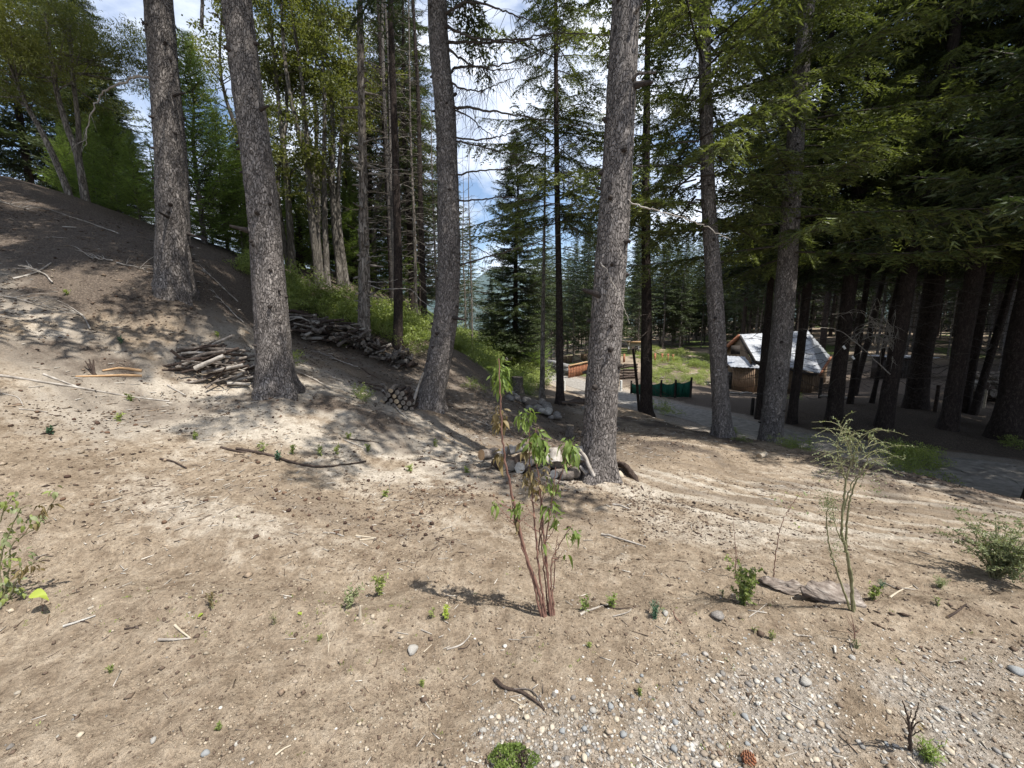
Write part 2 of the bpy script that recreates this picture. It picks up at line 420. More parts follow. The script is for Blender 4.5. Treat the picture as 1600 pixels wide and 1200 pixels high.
def G(px, py, tmax=90):
    d = ray(px, py); t = 0.8 * 1.012 ** np.arange(0, 420)
    t = t[t < tmax]; q = np.array([0, 0, EYE]) + d * t[:, None]
    below = q[:, 2] < hgt(q[:, 0], q[:, 1])
    if not below.any(): i = len(t) - 1; return q[i] * [1, 1, 0] + [0, 0, h1(q[i, 0], q[i, 1])]
    i = int(np.argmax(below)); a, b = (t[i - 1] if i else t[0]), t[i]
    for _ in range(14):
        m_ = (a + b) / 2; p_ = np.array([0, 0, EYE]) + d * m_
        if p_[2] < h1(p_[0], p_[1]): b = m_
        else: a = m_
    return np.array([0, 0, EYE]) + d * b
def to_px(x, y, z):
    dx, dy, dz = x, y, z - EYE
    de = dy * cp - dz * sp; up = dy * sp + dz * cp
    return CX + FP * dx / de, CY - FP * up / de

# zones painted as what lies there: R gravel, G pale dust, B needle litter / forest floor, A green
dist = np.hypot(XX, YY)
sm = lambda a, lo, hi: np.clip((a - lo) / (hi - lo), 0, 1)
n1 = fbm(XX * .7, YY * .7, 4, 51); n2 = fbm(XX * 2.2, YY * 2.2, 4, 61); n3 = fbm(XX * .25, YY * .25, 3, 71)
gravel = sm(XX * .55 + .22 - (YY - 1.2) * .45 + .55 * n2, 0, .75) * sm(1.88 + .08 * XX + .30 * n2 - YY, 0, .45)
gravel = gravel * np.clip(.80 + 1.5 * fbm(XX * 3.3, YY * 3.3, 3, 53), .15, 1)
gravel = np.maximum(gravel, sm(1.75 - RD + .2 * n2, 0, .25) * .75)
hill = sm(-XX * 1.0 + YY * .25 - .1, -.2, 2.2) * sm(YY - 2.6 + .15 * XX, 0, 1.4)
pale = np.clip(hill * (.62 + 1.3 * n2 + .5 * n1), 0, 1) * sm(13 - dist, 0, 3)
pale = np.maximum(pale, np.clip(np.exp(-(((XX - 1.6) / 1.6) ** 2 + ((YY - 3.9) / .9) ** 2)) * (.5 + n2), 0, 1))
pale = np.maximum(pale, np.clip(rutm * (.25 + 1.1 * ruts + n2 * .6), 0, .85))
pale = np.maximum(pale, sm(.5 - RD + 1.8, 0, .8) * (RD > 1.5) * .5 * sm(YY, 9, 12))
litter = sm(n1 * 1.2 + n2 * 1.2 - .28 + .45 * sm(dist, 6, 10), -.15, .65) * sm(YY, 3, 5)
n4 = fbm(XX * .45 + 7, (YY + .28 * XX) * 2.6, 4, 111)
pale = np.clip(pale + .75 * n4 * sm(YY, 2.2, 2.8) * sm(14 - dist, 0, 3), 0, 1)
litter = np.maximum(litter, np.clip(-n4 * 1.6 - .25, 0, .55) * sm(YY, 2.0, 2.6) * (dist < 9))
litter *= .8
litter = np.maximum(litter, sm(-XX - 4.3 + .6 * n2 + .12 * (YY - 5), 0, 1.2) * sm(YY + .25 * XX - 3.2 + n2, 0, 1.2) * .8)
litter = np.maximum(litter, sm(YY + XX * .45 - 5.0 + 1.2 * n2, 0, 1.6) * sm(2.4 - XX, 0, 1) * .62)
litter = np.maximum(litter, sm(XX + .0 * YY, 6.0, 7.5) * (RD > 1.8) * sm(32 - YY, 0, 6) * .9)
litter = np.maximum(litter, sm(n3 + sm(-XX, 6, 9) * 1.2 + .35, .5, .9) * sm(dist, 8, 10))
green = sm(n3 * 1.5 + n1 - .12, .05, .6) * sm(YY, 26, 34) * (RD > 2.2)
green = np.maximum(green, sm(YY + XX * 1.2, 12, 15) * sm(2 - XX, 0, 2) * .85 * (RD > 2.0))
zone = np.stack([gravel, pale, litter, green], -1)
ny, nx = XX.shape
ii = (np.arange(ny - 1)[:, None] * nx + np.arange(nx - 1)[None])
F = np.stack([ii, ii + 1, ii + nx + 1, ii + nx], -1).reshape(-1, 4)
acc = Acc().add(np.stack([XX, YY, ZZ], -1).reshape(-1, 3), F)

def ground_mat():
    m, n, b = mat('bare_forest_soil'); lk = n.links.new
    t = N(n, 'ShaderNodeNewGeometry'); pos = t.outputs['Position']
    a = N(n, 'ShaderNodeAttribute', attribute_name='zone'); s = N(n, 'ShaderNodeSeparateColor'); lk(a.outputs['Color'], s.inputs[0])
    def noise(sc_, d=6.0, r=.65):
        z = N(n, 'ShaderNodeTexNoise', Scale=sc_, Detail=d, Roughness=r); lk(pos, z.inputs[0]); return z.outputs[0]
    na, nb, nc, nd = noise(1.7, 5), noise(9, 6, .7), noise(46, 5, .75), noise(160, 3, .7)
    def mixc(f, c1, c2, bt='MIX'):
        x = N(n, 'ShaderNodeMixRGB', blend_type=bt)
        for k_, v_ in ((0, f), (1, c1), (2, c2)):
            if hasattr(v_, 'links'): lk(v_, x.inputs[k_])
            else: x.inputs[k_].default_value = v_ if np.isscalar(v_) else (*v_, 1)
        return x.outputs[0]
    soil = ramp(n, [(.34, (.190, .147, .106)), (.52, (.284, .230, .171)), (.70, (.37, .312, .243))], nb)
    soil = mixc(.6, soil, ramp(n, [(.35, (.70, .66, .62)), (.65, (1.2, 1.2, 1.2))], na), 'MULTIPLY')
    fine = ramp(n, [(.30, (.45, .43, .41)), (.5, (1, 1, 1)), (.70, (1.45, 1.43, 1.4))], nc)
    def fac(src, lo, hi, nzv, k_=.5):
        ad = N(n, 'ShaderNodeMath', operation='MULTIPLY_ADD'); ad.inputs[1].default_value = k_; lk(nzv, ad.inputs[0]); lk(src, ad.inputs[2])
        mr = N(n, 'ShaderNodeMapRange'); mr.inputs['From Min'].default_value = lo + k_ * .5; mr.inputs['From Max'].default_value = hi + k_ * .5
        lk(ad.outputs[0], mr.inputs[0]); return mr.outputs[0]
    c = mixc(fac(s.outputs[1], .15, .75, nb, 1.1), soil, ramp(n, [(.3, (.31, .27, .22)), (.7, (.52, .465, .39))], nb))
    nbc = N(n, 'ShaderNodeMath', operation='ADD'); lk(nb, nbc.inputs[0]); lk(nc, nbc.inputs[1]); nbc2 = N(n, 'ShaderNodeMath', operation='MULTIPLY'); lk(nbc.outputs[0], nbc2.inputs[0]); nbc2.inputs[1].default_value = .5; nbc = nbc2.outputs[0]
    c = mixc(fac(s.outputs[2], .15, .75, nbc, 1.6), c, ramp(n, [(.3, (.055, .042, .034)), (.55, (.125, .100, .080)), (.75, (.23, .19, .155))], nc))
    c = mixc(fac(s.outputs[0], .2, .8, nb, .7), c, ramp(n, [(.3, (.20, .17, .14)), (.55, (.31, .275, .235)), (.75, (.44, .41, .37))], nc))
    c = mixc(fac(a.outputs['Alpha'], .3, .7, nb, .9), c, ramp(n, [(.3, (.045, .075, .018)), (.7, (.14, .17, .06))], nc))
    c = mixc(.75, c, fine, 'MULTIPLY')
    sp_ = ramp(n, [(.30, (.35, .30, .27)), (.37, (1, 1, 1)), (.66, (1, 1, 1)), (.74, (1.7, 1.65, 1.55))], nd)
    c = mixc(.65, c, sp_, 'MULTIPLY')
    lk(c, b.inputs['Base Color']); b.inputs['Roughness'].default_value = .95; b.inputs['Specular IOR Level'].default_value = .1
    h = N(n, 'ShaderNodeMath', operation='MULTIPLY_ADD'); h.inputs[1].default_value = .35; lk(nd, h.inputs[0]); lk(nc, h.inputs[2])
    b1 = N(n, 'ShaderNodeBump', Strength=.85, Distance=.022); lk(h.outputs[0], b1.inputs['Height'])
    b2 = N(n, 'ShaderNodeBump', Strength=.6, Distance=.06); lk(nb, b2.inputs['Height']); lk(b1.outputs[0], b2.inputs['Normal'])
    lk(b2.outputs[0], b.inputs['Normal'])
    return m
M_ground = ground_mat()
me = acc.mesh('ground', M_ground, smooth=True)
at = me.attributes.new('zone', 'FLOAT_COLOR', 'POINT'); at.data.foreach_set('color', zone.astype(np.float32).reshape(-1))
ground = link('ground', me); ground['kind'] = 'structure'

# road sheet
M_road = simple('pale_gravel_road', [(.3, (.14, .125, .11)), (.6, (.29, .27, .24)), (.8, (.43, .40, .36))], 7, bump=.9, detail=12, dist=.05)
rc = catmull(road, 260); T = nrm(np.gradient(rc, axis=0)); S = nrm(np.c_[T[:, 1], -T[:, 0], T[:, 2] * 0])
W = np.linspace(-1, 1, 9)
RV = []
for i in range(len(rc)):
    e = 1.0 + .14 * float(vnoise(i * .3, 0, 3)); q = rc[i] + S[i] * (W * e)[:, None]
    q[:, 2] = np.maximum(hgt(q[:, 0], q[:, 1]) + .012, rc[i, 2] + .02 - .03 * W ** 2); RV.append(q)
ii = (np.arange(len(rc) - 1)[:, None] * 9 + np.arange(8)[None]); F = np.stack([ii, ii + 1, ii + 10, ii + 9], -1).reshape(-1, 4)
o = link('gravel_road', Acc().add(np.array(RV).reshape(-1, 3), F).mesh('gravel_road', M_road, smooth=True)); o['kind'] = 'structure'

# hills behind
M_hill = simple('haze_tinted_forested_hill', [(.35, (.035, .06, .06)), (.65, (.09, .125, .125))], .02, bump=0, detail=8)  # bluish tone puts distance haze into the hill and valley colour
a_ = np.linspace(R(-75), R(75), 160); rows = [(420, -30, 0), (600, 20, .5), (900, 70, 1.0), (1200, 10, .6)]
HV = []
for (r_, z_, k_) in rows:
    HV.append(np.c_[np.sin(a_) * r_, np.cos(a_) * r_, z_ + k_ * (60 * fbm(a_ * 4 + r_, a_ * 0 + 3, 5, 5) + 30)])
HV = np.array(HV); ii = (np.arange(3)[:, None] * 160 + np.arange(159)[None]); F = np.stack([ii, ii + 1, ii + 161, ii + 160], -1).reshape(-1, 4)
o = link('hills', Acc().add(HV.reshape(-1, 3), F).mesh('hills', M_hill, smooth=True)); o['kind'] = 'structure'
HX = np.array([[-420, 100, -6], [420, 100, -6], [900, 700, -32], [-900, 700, -32.0]])
o = link('valley_floor', Acc().add(HX, [[0, 1, 2, 3]]).mesh('valley_floor', M_hill)); o['kind'] = 'structure'

# ================================================================ FOLIAGE KIT
def tris(base, d, side, ln, wd, mid=.45):
    """one slim leaf (two triangles) per row"""
    base, d, side = map(np.asarray, (base, d, side)); ln = np.asarray(ln).reshape(-1, 1); wd = np.asarray(wd).reshape(-1, 1)
    n = len(base)
    V = np.stack([base, base + d * ln * mid + side * wd * .5, base + d * ln, base + d * ln * mid - side * wd * .5], 1).reshape(-1, 3)
    i = np.arange(n) * 4
    return V, np.stack([i, i + 1, i + 2, i + 3], -1)
def needle_tri(base, d, side, ln, wd):
    ln = np.asarray(ln).reshape(-1, 1); wd = np.asarray(wd).reshape(-1, 1); n = len(base)
    V = np.stack([base + side * wd * .5, base - side * wd * .5, base + d * ln], 1).reshape(-1, 3)
    return V, np.arange(n * 3).reshape(-1, 3)
def bough(g, Ln=2.4, sec=.10, secL=.55, lsp=.05, ll=.075, lw=.026, droop=.25, tip=.1, hang=.35, bare=.15):
    """a conifer bough along +X: axis, side twigs, needles. slots: 0 needles, 1 wood"""
    a = Acc(); n = 9; s = np.linspace(0, 1, n)
    bend = g.uniform(-.12, .12)
    ax = np.c_[Ln * s, Ln * bend * s ** 2, Ln * (-droop * s ** 1.3 + tip * s ** 3)]
    tube(a, ax, .018 * (1 - .85 * s) * Ln / 2.4 + .002, 3, 1, cap=False)
    nb = []; nd = []; ns = []
    m = max(3, int(Ln * (1 - bare) / sec))
    for i in range(m):
        for sd in (-1, 1):
            u = bare + (1 - bare) * (i + g.uniform(0, 1)) / m
            p0 = np.array([np.interp(u, s, ax[:, j]) for j in range(3)])
            lg = secL * (1 - u) ** .55 * (min(1, .35 + 1.6 * (u - bare + .1))) * g.uniform(.5, 1.15) + .06
            an = R(g.uniform(38, 66))
            d = nrm([math.cos(an), sd * math.sin(an), -hang * g.uniform(.2, 1.6) + .1])
            k_ = max(2, int(lg / lsp)); tt = (np.arange(k_) + g.uniform(0, 1, k_)) / k_
            q = p0 + d * (lg * tt)[:, None]; q[:, 2] -= hang * .6 * (lg * tt) ** 2 / max(lg, .1)
            if lg > .15:
                e = p0 + d * lg; e[2] -= hang * .6 * lg
                a.add([p0 + [0, 0, .004], p0 - [0, 0, .004], e], [[0, 1, 2]], 1)
            for s2 in (-1, 1):
                dd = nrm(d * .75 + s2 * np.cross(d, [0, 0, 1]) * .7 + g.normal(0, .25, (k_, 3)))
                nb.append(q); nd.append(dd); ns.append(nrm(np.cross(dd, g.normal(0, .6, (k_, 3)) + [0, 0, 1])))
    nb = np.concatenate(nb); nd = np.concatenate(nd); ns = np.concatenate(ns); c = len(nb)
    V, F = needle_tri(nb, nd, ns, ll * g.uniform(.7, 1.4, c), lw * g.uniform(.7, 1.3, c))
    return a.add(V, F, 0)
def bare_branch(g, Ln=1.8, nt_=8, droop=.2, th=.012, tl=.5):
    a = Acc(); s = np.linspace(0, 1, 7); w1, w2 = g.uniform(-.1, .1, 2)
    ax = np.c_[Ln * s, Ln * (w1 * s + w2 * np.sin(s * 5) * .3), Ln * (-droop * s ** 1.2 + .08 * np.sin(s * 7 + g.uniform(0, 6)) * s)]
    tube(a, ax, th * (1 - .8 * s) + .0015, 3, 1, cap=False)
    for i in range(nt_):
        u = g.uniform(.2, .98); p0 = np.array([np.interp(u, s, ax[:, j]) for j in range(3)])
        sd = g.choice([-1, 1]); an = R(g.uniform(25, 70)); lg = tl * g.uniform(.3, 1) * (1.15 - u)
        d = np.array([math.cos(an), sd * math.sin(an), g.uniform(-.7, .15)])
        q = np.array([p0, p0 + d * lg * .5 + [0, 0, -.02], p0 + d * lg + [0, 0, -.12 * lg]])
        tube(a, q, [.0045, .003, .001], 3, 1, cap=False)
    return a
def crown(g, z0, z1, Rm, nb_, pool, prof, tilt=(-8, 12), lenj=(.6, 1.15), base_len=2.4, jitter=0.0, skip=None):
    a = Acc()
    for i in range(nb_):
        f = (i + g.uniform(0, 1)) / nb_
        if skip is not None and g.uniform() < skip(f): continue
        z = z0 + (z1 - z0) * f; ln = Rm * prof(f) * g.uniform(*lenj)
        s_ = ln / base_len; az = i * 2.399 + g.uniform(-.5, .5); ti = R(g.uniform(*tilt) + 25 * f)
        M = rotz(az) @ roty(-ti) @ rotx(g.uniform(-.2, .2)) @ np.diag([s_, (s_ + .6) / 1.6 * g.uniform(.85, 1.2), (s_ + .6) / 1.6])
        a.merge(pool[g.integers(len(pool))], M, np.array([g.normal(0, jitter), g.normal(0, jitter), z]))
    return a
g = np.random.default_rng(5)
fine = [bough(g, sec=.075, lsp=.034, ll=.085, lw=.028, hang=h_, droop=d_, tip=t_) for h_, d_, t_ in ((.5, .3, .1), (.8, .35, .12), (.4, .2, .15), (.9, .4, .05))]
mid_ = [bough(g, sec=.11, lsp=.052, ll=.125, lw=.046, hang=h_, droop=d_) for h_, d_ in ((.5, .25), (.7, .35), (.35, .15))]
coarse = [bough(g, sec=.20, lsp=.09, ll=.21, lw=.080, hang=h_, droop=d_) for h_, d_ in ((.5, .3), (.4, .15), (.8, .35))]
bare = [bare_branch(g, 1.9, 9, d_) for d_ in (.05, .2, .35, .15)]
fir_prof = lambda f: (1 - f) ** .75 * min(1, .55 + f * 4) + .06
tall_prof = lambda f: (1 - f) ** .6 * (.75 + .25 * math.sin(f * 40)) + .08
CM = {}
def reg(k_, acc_, mats): CM[k_] = acc_.mesh('crown', mats)
reg('tall_a', crown(g, 5.0, 19, 3.3, 130, fine + mid_, tall_prof, skip=lambda f: .18), [M_fir, M_twigd])
reg('tall_b', crown(g, 2.4, 17, 3.3, 165, fine, tall_prof, skip=lambda f: .12), [M_fir_sunlit, M_twigd])
reg('mid_a', crown(g, 4.5, 18, 2.8, 190, mid_, tall_prof, skip=lambda f: .15), [M_fir, M_twigd])
reg('mid_b', crown(g, 4.6, 19, 2.7, 190, mid_, tall_prof, skip=lambda f: .15), [M_fir, M_twigd])
reg('far_a', crown(g, 5.0, 18, 2.4, 170, coarse, tall_prof), [M_fir, M_twigd])
reg('far_b', crown(g, 2.0, 16, 2.6, 180, coarse, fir_prof), [M_fir, M_twigd])
reg('fir', crown(g, .7, 13, 2.7, 400, mid_, fir_prof, lenj=(.6, 1.2)), [M_fir, M_twigd])
reg('young', crown(g, .1, 5.2, 1.6, 210, [bough(g, Ln=1.5, sec=.09, secL=.42, lsp=.05, ll=.085, lw=.026, droop=.1, tip=.12, hang=.25) for _ in range(3)], fir_prof, base_len=1.5, tilt=(5, 22)), [M_young, M_twigd])
for v_ in 'ab':
    CM['dead_' + v_] = crown(g, .8, 8.5, 1.9, 70 if v_ == 'a' else 46, bare, lambda f: .55 + .5 * math.sin(f * 2.5), tilt=(-14, 14), base_len=1.9).mesh('bare_branch', [M_twig, M_twigd])
CM['dead_up'] = crown(g, 3, 14, 1.6, 90, bare, lambda f: .5 + .5 * math.sin(f * 2.8), tilt=(-14, 20), base_len=1.9).mesh('bare_branch', [M_twig, M_twigd])
CM['dead_pale'] = crown(g, 1.2, 9, 1.3, 90, bare, lambda f: .6 + .4 * math.sin(f * 2.8), tilt=(-14, 10), base_len=1.9).mesh('bare_branch', [M_twig, M_twig])

def clump_cloud(g, blobs, per, ll, lw, sq=.55):
    """leaves scattered in flattened clumps; blobs: (centre, radius)"""
    a = Acc()
    for c, r in blobs:
        n = int(per * r * r)
        # twiglets: leaves gathered in small tufts so that gaps show
        k_ = max(4, n // 14); tc_ = nrm(g.normal(0, 1, (k_, 3))) * (g.uniform(0, 1, (k_, 1)) ** .45) * r * [1, 1, sq]
        cc = np.repeat(tc_, 14, 0); m_ = len(cc)
        q = c + cc + g.normal(0, .085 * (.5 + r), (m_, 3)) * [1, 1, .5]
        d = nrm(g.normal(0, 1, (m_, 3)) + [0, 0, -.1] + nrm(cc) * .6); sd = nrm(np.cross(d, g.normal(0, .5, (m_, 3)) + [0, 0, 1]))
        V, F = tris(q, d, sd, ll * g.uniform(.6, 1.3, m_), lw * g.uniform(.6, 1.3, m_)); a.add(V, F, 0)
    return a
def broadleaf(g, H=11, trunks=1, lean=.1, crown0=.3, spread=2.0, leafm=M_leaf, barkm=M_barkb, per=520, tr=.13, nbl=30):
    tk, cr_ = Acc(), Acc(); blobs = []
    for t_ in range(trunks):
        az = g.uniform(0, 6.28); le = g.uniform(.4, 1) * lean * H
        top = np.array([math.cos(az) * le, math.sin(az) * le, H * g.uniform(.85, 1)])
        o_ = np.array([math.cos(az), math.sin(az), 0]) * .18 * (trunks > 1)
        pts = catmull([o_ + [0, 0, -.3], o_ * 1.3 + top * [.2, .2, .3] + g.normal(0, .12, 3), top * [.55, .55, .65] + g.normal(0, .25, 3), top], 16)
        rad = tr * (1 - .85 * np.linspace(0, 1, 16) ** 1.1) * g.uniform(.75, 1.1); rad[0] *= 1.5
        tube(tk, pts, rad, 9, 0, wob=.08)
        for b_ in range(nbl // trunks):
            u = g.uniform(crown0, 1) ** .9; p0 = np.array([np.interp(u, np.linspace(0, 1, 16), pts[:, j]) for j in range(3)])
            a2 = g.uniform(0, 6.28); ln = spread * (1.15 - u * .7) * g.uniform(.4, 1.1)
            e = p0 + [math.cos(a2) * ln, math.sin(a2) * ln, ln * g.uniform(.1, .7)]
            q = catmull([p0, (p0 + e) / 2 + g.normal(0, .15, 3) + [0, 0, .1], e], 6)
            tube(tk, q, np.linspace(.035, .006, 6) * (1.3 - u), 4, 0, cap=False)
            for c_ in range(3): blobs.append((e + g.normal(0, .35, 3), g.uniform(.3, .7)))
            blobs.append(((p0 + 2 * e) / 3, .35))
    cr_ = clump_cloud(g, blobs, per, .10, .055)
    return tk.mesh('trunk', [barkm], smooth=True), cr_.mesh('crown', [leafm])
BL = [broadleaf(g, 11, 3, .14, .38, 2.1, nbl=30), broadleaf(g, 10, 2, .10, .3, 1.9, nbl=26), broadleaf(g, 12, 1, .12, .35, 2.2, nbl=24)]
BUSH = []
for k_ in range(4):
    bl = [(np.array([g.normal(0, .28), g.normal(0, .28), g.uniform(.12, .55)]), g.uniform(.16, .3)) for _ in range(14)]
    BUSH.append(clump_cloud(g, bl, 1500, .06, .03, .9).mesh('shrub', [M_shrub]))

# ---- trunks
def trunk_acc(pts, rad, seg=40, rings=130, flare=.45, fl_h=.62, rough=.05, seed=0, lobes=5):
    p_ = catmull(pts, rings); s = np.linspace(0, 1, rings); r = np.interp(s, np.linspace(0, 1, len(rad)), rad)
    zz = p_[:, 2] - p_[0, 2] - .35
    T_ = nrm(np.gradient(p_, axis=0)); A = nrm(np.cross(T_, [0, 1.0, 0])); B = np.cross(T_, A)
    an = np.arange(seg) * 2 * np.pi / seg; a2, z2 = np.meshgrid(an, zz)
    fl = flare * np.exp(-np.maximum(z2, 0) / (fl_h * .45)) * (1 + .75 * np.sin(a2 * lobes + seed + .8 * np.sin(a2 * 2)) * np.exp(-np.maximum(z2, 0) / .25))
    cx2, cy2 = np.cos(a2) * 3 + seed * 7.7, np.sin(a2) * 3
    nz_ = rough * (fbm(cx2 * 2.2 + z2 * .9, cy2 * 2.2 + z2 * 2.0, 4, 7, .65) + .8 * vnoise(cx2 * 7 + z2, cy2 * 7 + z2 * 11, 8))
    rr2 = r[:, None] * (1 + fl + nz_ * 1.4 + .03 * np.sin(a2 * 2 + z2))
    V = p_[:, None] + rr2[..., None] * (np.cos(a2)[..., None] * A[:, None] + np.sin(a2)[..., None] * B[:, None])
    i = np.arange(rings - 1)[:, None] * seg; j = np.arange(seg)[None]; j2 = (j + 1) % seg
    F = np.stack([i + j, i + j2, i + seg + j2, i + seg + j], -1).reshape(-1, 4)
    a = Acc().add(V.reshape(-1, 3), F, 0)
    def at_(u, ang):
        k2 = u * (rings - 1); i0 = int(min(k2, rings - 2)); f = k2 - i0
        c = p_[i0] * (1 - f) + p_[i0 + 1] * f; d = math.cos(ang) * A[i0] + math.sin(ang) * B[i0]
        return c, d, r[i0]
    return a, at_, p_
def stubs(g, at_, n, u0, u1, dead=0):
    a = Acc()
    for i in range(n):
        u = u0 + (u1 - u0) * (i + g.uniform(0, 1)) / n; an = g.uniform(0, 6.28)
        c, d, r = at_(u, an); q = c + d * r * .93; up = np.array([0, 0, 1.0])
        ln = g.uniform(.02, .06) if g.uniform() > dead else g.uniform(.1, .35)
        rr = g.uniform(.016, .028)
        e = q + d * (ln + r * .07) + up * ln * g.uniform(-.3, .5)
        tube(a, [q - d * .02, (q + e) / 2 + up * .004, e], [rr * 1.6, rr, rr * .6], 7, 0, wob=.15, seed=i)
    return a
def straight(px0, py0, px1, py1, Y, n_extra=2, H=17, dY=0.0):
    a = P(px0, py0, Y); b = P(px1, py1, Y + dY)
    d = (b - a) / (b[2] - a[2])
    return a, b, d

TR = {}
def near_tree(key, base, pts_px, Yd, w_px, label, H=18, crownk='tall_a', barkm=None, group=None, cz=7.0, cs=1.0, crz=0, name='conifer_tree', nst=34, stub_dead=.1, dead=None, seg=44, cat='tree', top_r=.35, rough=.06, flare=.42):
    """trunk through photo points at distance Yd, carried on upwards to its full height"""
    g2 = np.random.default_rng(abs(hash(key)) % 1000 if False else sum(map(ord, key)))
    pts = [P(x, y, Yd) for x, y in pts_px]; b0 = P(*base, Yd)
    gz = h1(b0[0], b0[1]); b0[2] = gz
    d = (pts[-1] - b0) / (pts[-1][2] - b0[2]); d[:2] *= .7
    low = b0 - d * .35; low[2] = gz - .35
    last = pts[-1]; above = [last + d * ((gz + H) - last[2]) * f for f in (.33, .67, 1.0)]
    P_ = [low, b0] + pts + above
    dep = campx(b0 + [0, 0, .8]); r0 = w_px / 2 / FP * dep
    n = len(P_); hh = np.array([(q[2] - gz) / H for q in P_]); rad = r0 * (1 - np.clip(hh, 0, 1) * (1 - top_r * .3))
    # radii are spaced by control point
    rings = 150; 
    a, at_, p_ = trunk_acc(P_, rad, seg, rings, flare=flare, seed=len(key) + sum(map(ord, key)) % 7, rough=rough)
    root = empty(name, label, cat, tuple(b0), group)
    part('trunk', a, barkm or M_bark, root, smooth=True)
    # share of the rings that is in the low 6.5 m
    zs = p_[:, 2] - gz; u1 = float(np.interp(6.5, zs, np.linspace(0, 1, rings))); u0 = float(np.interp(.5, zs, np.linspace(0, 1, rings)))
    if nst: part('branch_stub', stubs(g2, at_, nst, u0, u1, stub_dead), M_scar if barkm is None else M_twig, root, smooth=True, kind='stuff')
    ztop = H
    if crownk:
        q = np.array([np.interp(cz + gz, p_[:, 2], p_[:, j]) for j in (0, 1)])
        c = link('crown', CM[crownk], root, (q[0] - b0[0], q[1] - b0[1], 0), crz, cs); c.location[2] = 0
        # crown leans with the trunk
        c.location = (0, 0, cz - {'tall_a': 5, 'tall_b': 3.4, 'mid_a': 4.5, 'mid_b': 6.5, 'fir': .9}.get(crownk, 0) * cs)
        c.location[0] = float(np.interp(gz + cz + 2, p_[:, 2], p_[:, 0]) - b0[0]); c.location[1] = float(np.interp(gz + cz + 2, p_[:, 2], p_[:, 1]) - b0[1])
    if dead:
        link('bare_branch', CM[dead], root, (0, 0, 0), crz + 1)['kind'] = 'stuff'
    TR[key] = (root, at_, p_)
    return root
def px_branch(root, pts, Ys, r0, r1, m=None, k=6, name='branch', wig=.02, twigs=0, tl=.3, seed=1, label=None, down=-.9):
    """a bare branch of a tree through photo points, each with its own distance"""
    g2 = np.random.default_rng(seed)
    q = np.array([P(x, y, Y) for (x, y), Y in zip(pts, Ys)]); n = len(pts) * 6
    c = catmull(q, n); c[1:-1] += g2.normal(0, wig * .35, (n - 2, 3))
    a = Acc(); s = np.linspace(0, 1, n); tube(a, c, r0 + (r1 - r0) * s ** .8, k, 0, wob=.08, seed=seed)
    for i in range(twigs):
        u = g2.uniform(.08, 1); p0 = np.array([np.interp(u, s, c[:, j]) for j in range(3)])
        d = nrm([g2.normal(0, .6), g2.normal(0, .6), down * g2.uniform(.4, 1.3)]); lg = tl * g2.uniform(.3, 1)
        tube(a, catmull([p0, p0 + d * lg * .5 + g2.normal(0, .04, 3) * lg, p0 + d * lg + [g2.normal(0, .1) * lg, 0, -.15 * lg]], 5), np.linspace(.0045, .0012, 5), 3, 0, cap=False)
    o = part(name, a, m or M_twigd, root, smooth=True)
    if label: o['label'] = label
    return o

# ================================================================ TREES IN THE FOREGROUND
t1 = near_tree('t1', (272, 452), [(271, 380), (266, 230), (247, 0)], 6.5, 43, 'thick grey conifer trunk standing highest on the bare slope', H=19, cz=8.0, cs=1.1, crz=.4, flare=.30)
t2 = near_tree('t2', (432, 608), [(426, 520), (408, 300), (370, 0)], 5.6, 48, 'thick grey conifer trunk beside the pile of silvery sticks, leaning to the left', H=20, cz=8.2, crz=1.7)
t3 = near_tree('t3', (670, 636), [(690, 540), (701, 430), (697, 200), (683, 0)], 7.2, 38, 'curved grey conifer trunk with long bare side branches over the sky gap', H=19, cz=7.4, cs=1.12, crz=3.1)
t4 = near_tree('t4', (932, 742), [(940, 610), (962, 300), (978, 0)], 4.6, 50, 'tall grey conifer trunk nearest the camera, firewood stacked against its foot', H=20, cz=7.6, cs=1.15, crz=4.4)
t5 = near_tree('t5', (1129, 683), [(1118, 480), (1108, 330), (1103, 180)], 8.3, 26, 'slim grey conifer at the edge of the dirt clearing, in front of the cabin gable', H=17, crownk='tall_b', cz=5.6, crz=.9, nst=26)
t6 = near_tree('t6', (1203, 687), [(1225, 480), (1240, 260), (1250, 130)], 8.6, 32, 'grey conifer leaning to the right in front of the cabin roof', H=18, crownk='tall_b', cz=5.2, crz=2.3, nst=26)
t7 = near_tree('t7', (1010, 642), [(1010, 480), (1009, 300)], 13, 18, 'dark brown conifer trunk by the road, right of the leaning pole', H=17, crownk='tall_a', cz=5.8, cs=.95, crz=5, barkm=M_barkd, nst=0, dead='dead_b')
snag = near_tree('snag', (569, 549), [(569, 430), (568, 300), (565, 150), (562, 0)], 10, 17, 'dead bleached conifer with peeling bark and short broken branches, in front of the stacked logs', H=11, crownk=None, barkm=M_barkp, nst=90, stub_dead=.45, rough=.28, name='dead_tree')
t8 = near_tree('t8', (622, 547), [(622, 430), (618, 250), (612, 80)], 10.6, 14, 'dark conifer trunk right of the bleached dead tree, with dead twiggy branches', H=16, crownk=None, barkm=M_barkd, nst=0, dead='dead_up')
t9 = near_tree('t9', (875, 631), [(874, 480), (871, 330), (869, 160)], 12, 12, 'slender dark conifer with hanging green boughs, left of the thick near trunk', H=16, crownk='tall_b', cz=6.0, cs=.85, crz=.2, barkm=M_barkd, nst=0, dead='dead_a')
t10 = near_tree('t10', (847, 613), [(849, 450), (851, 330), (852, 230)], 13, 8, 'thin pale bare trunk next to the heap of stones', H=9, crownk=None, barkm=M_barkp, nst=0, dead='dead_b', name='dead_tree')

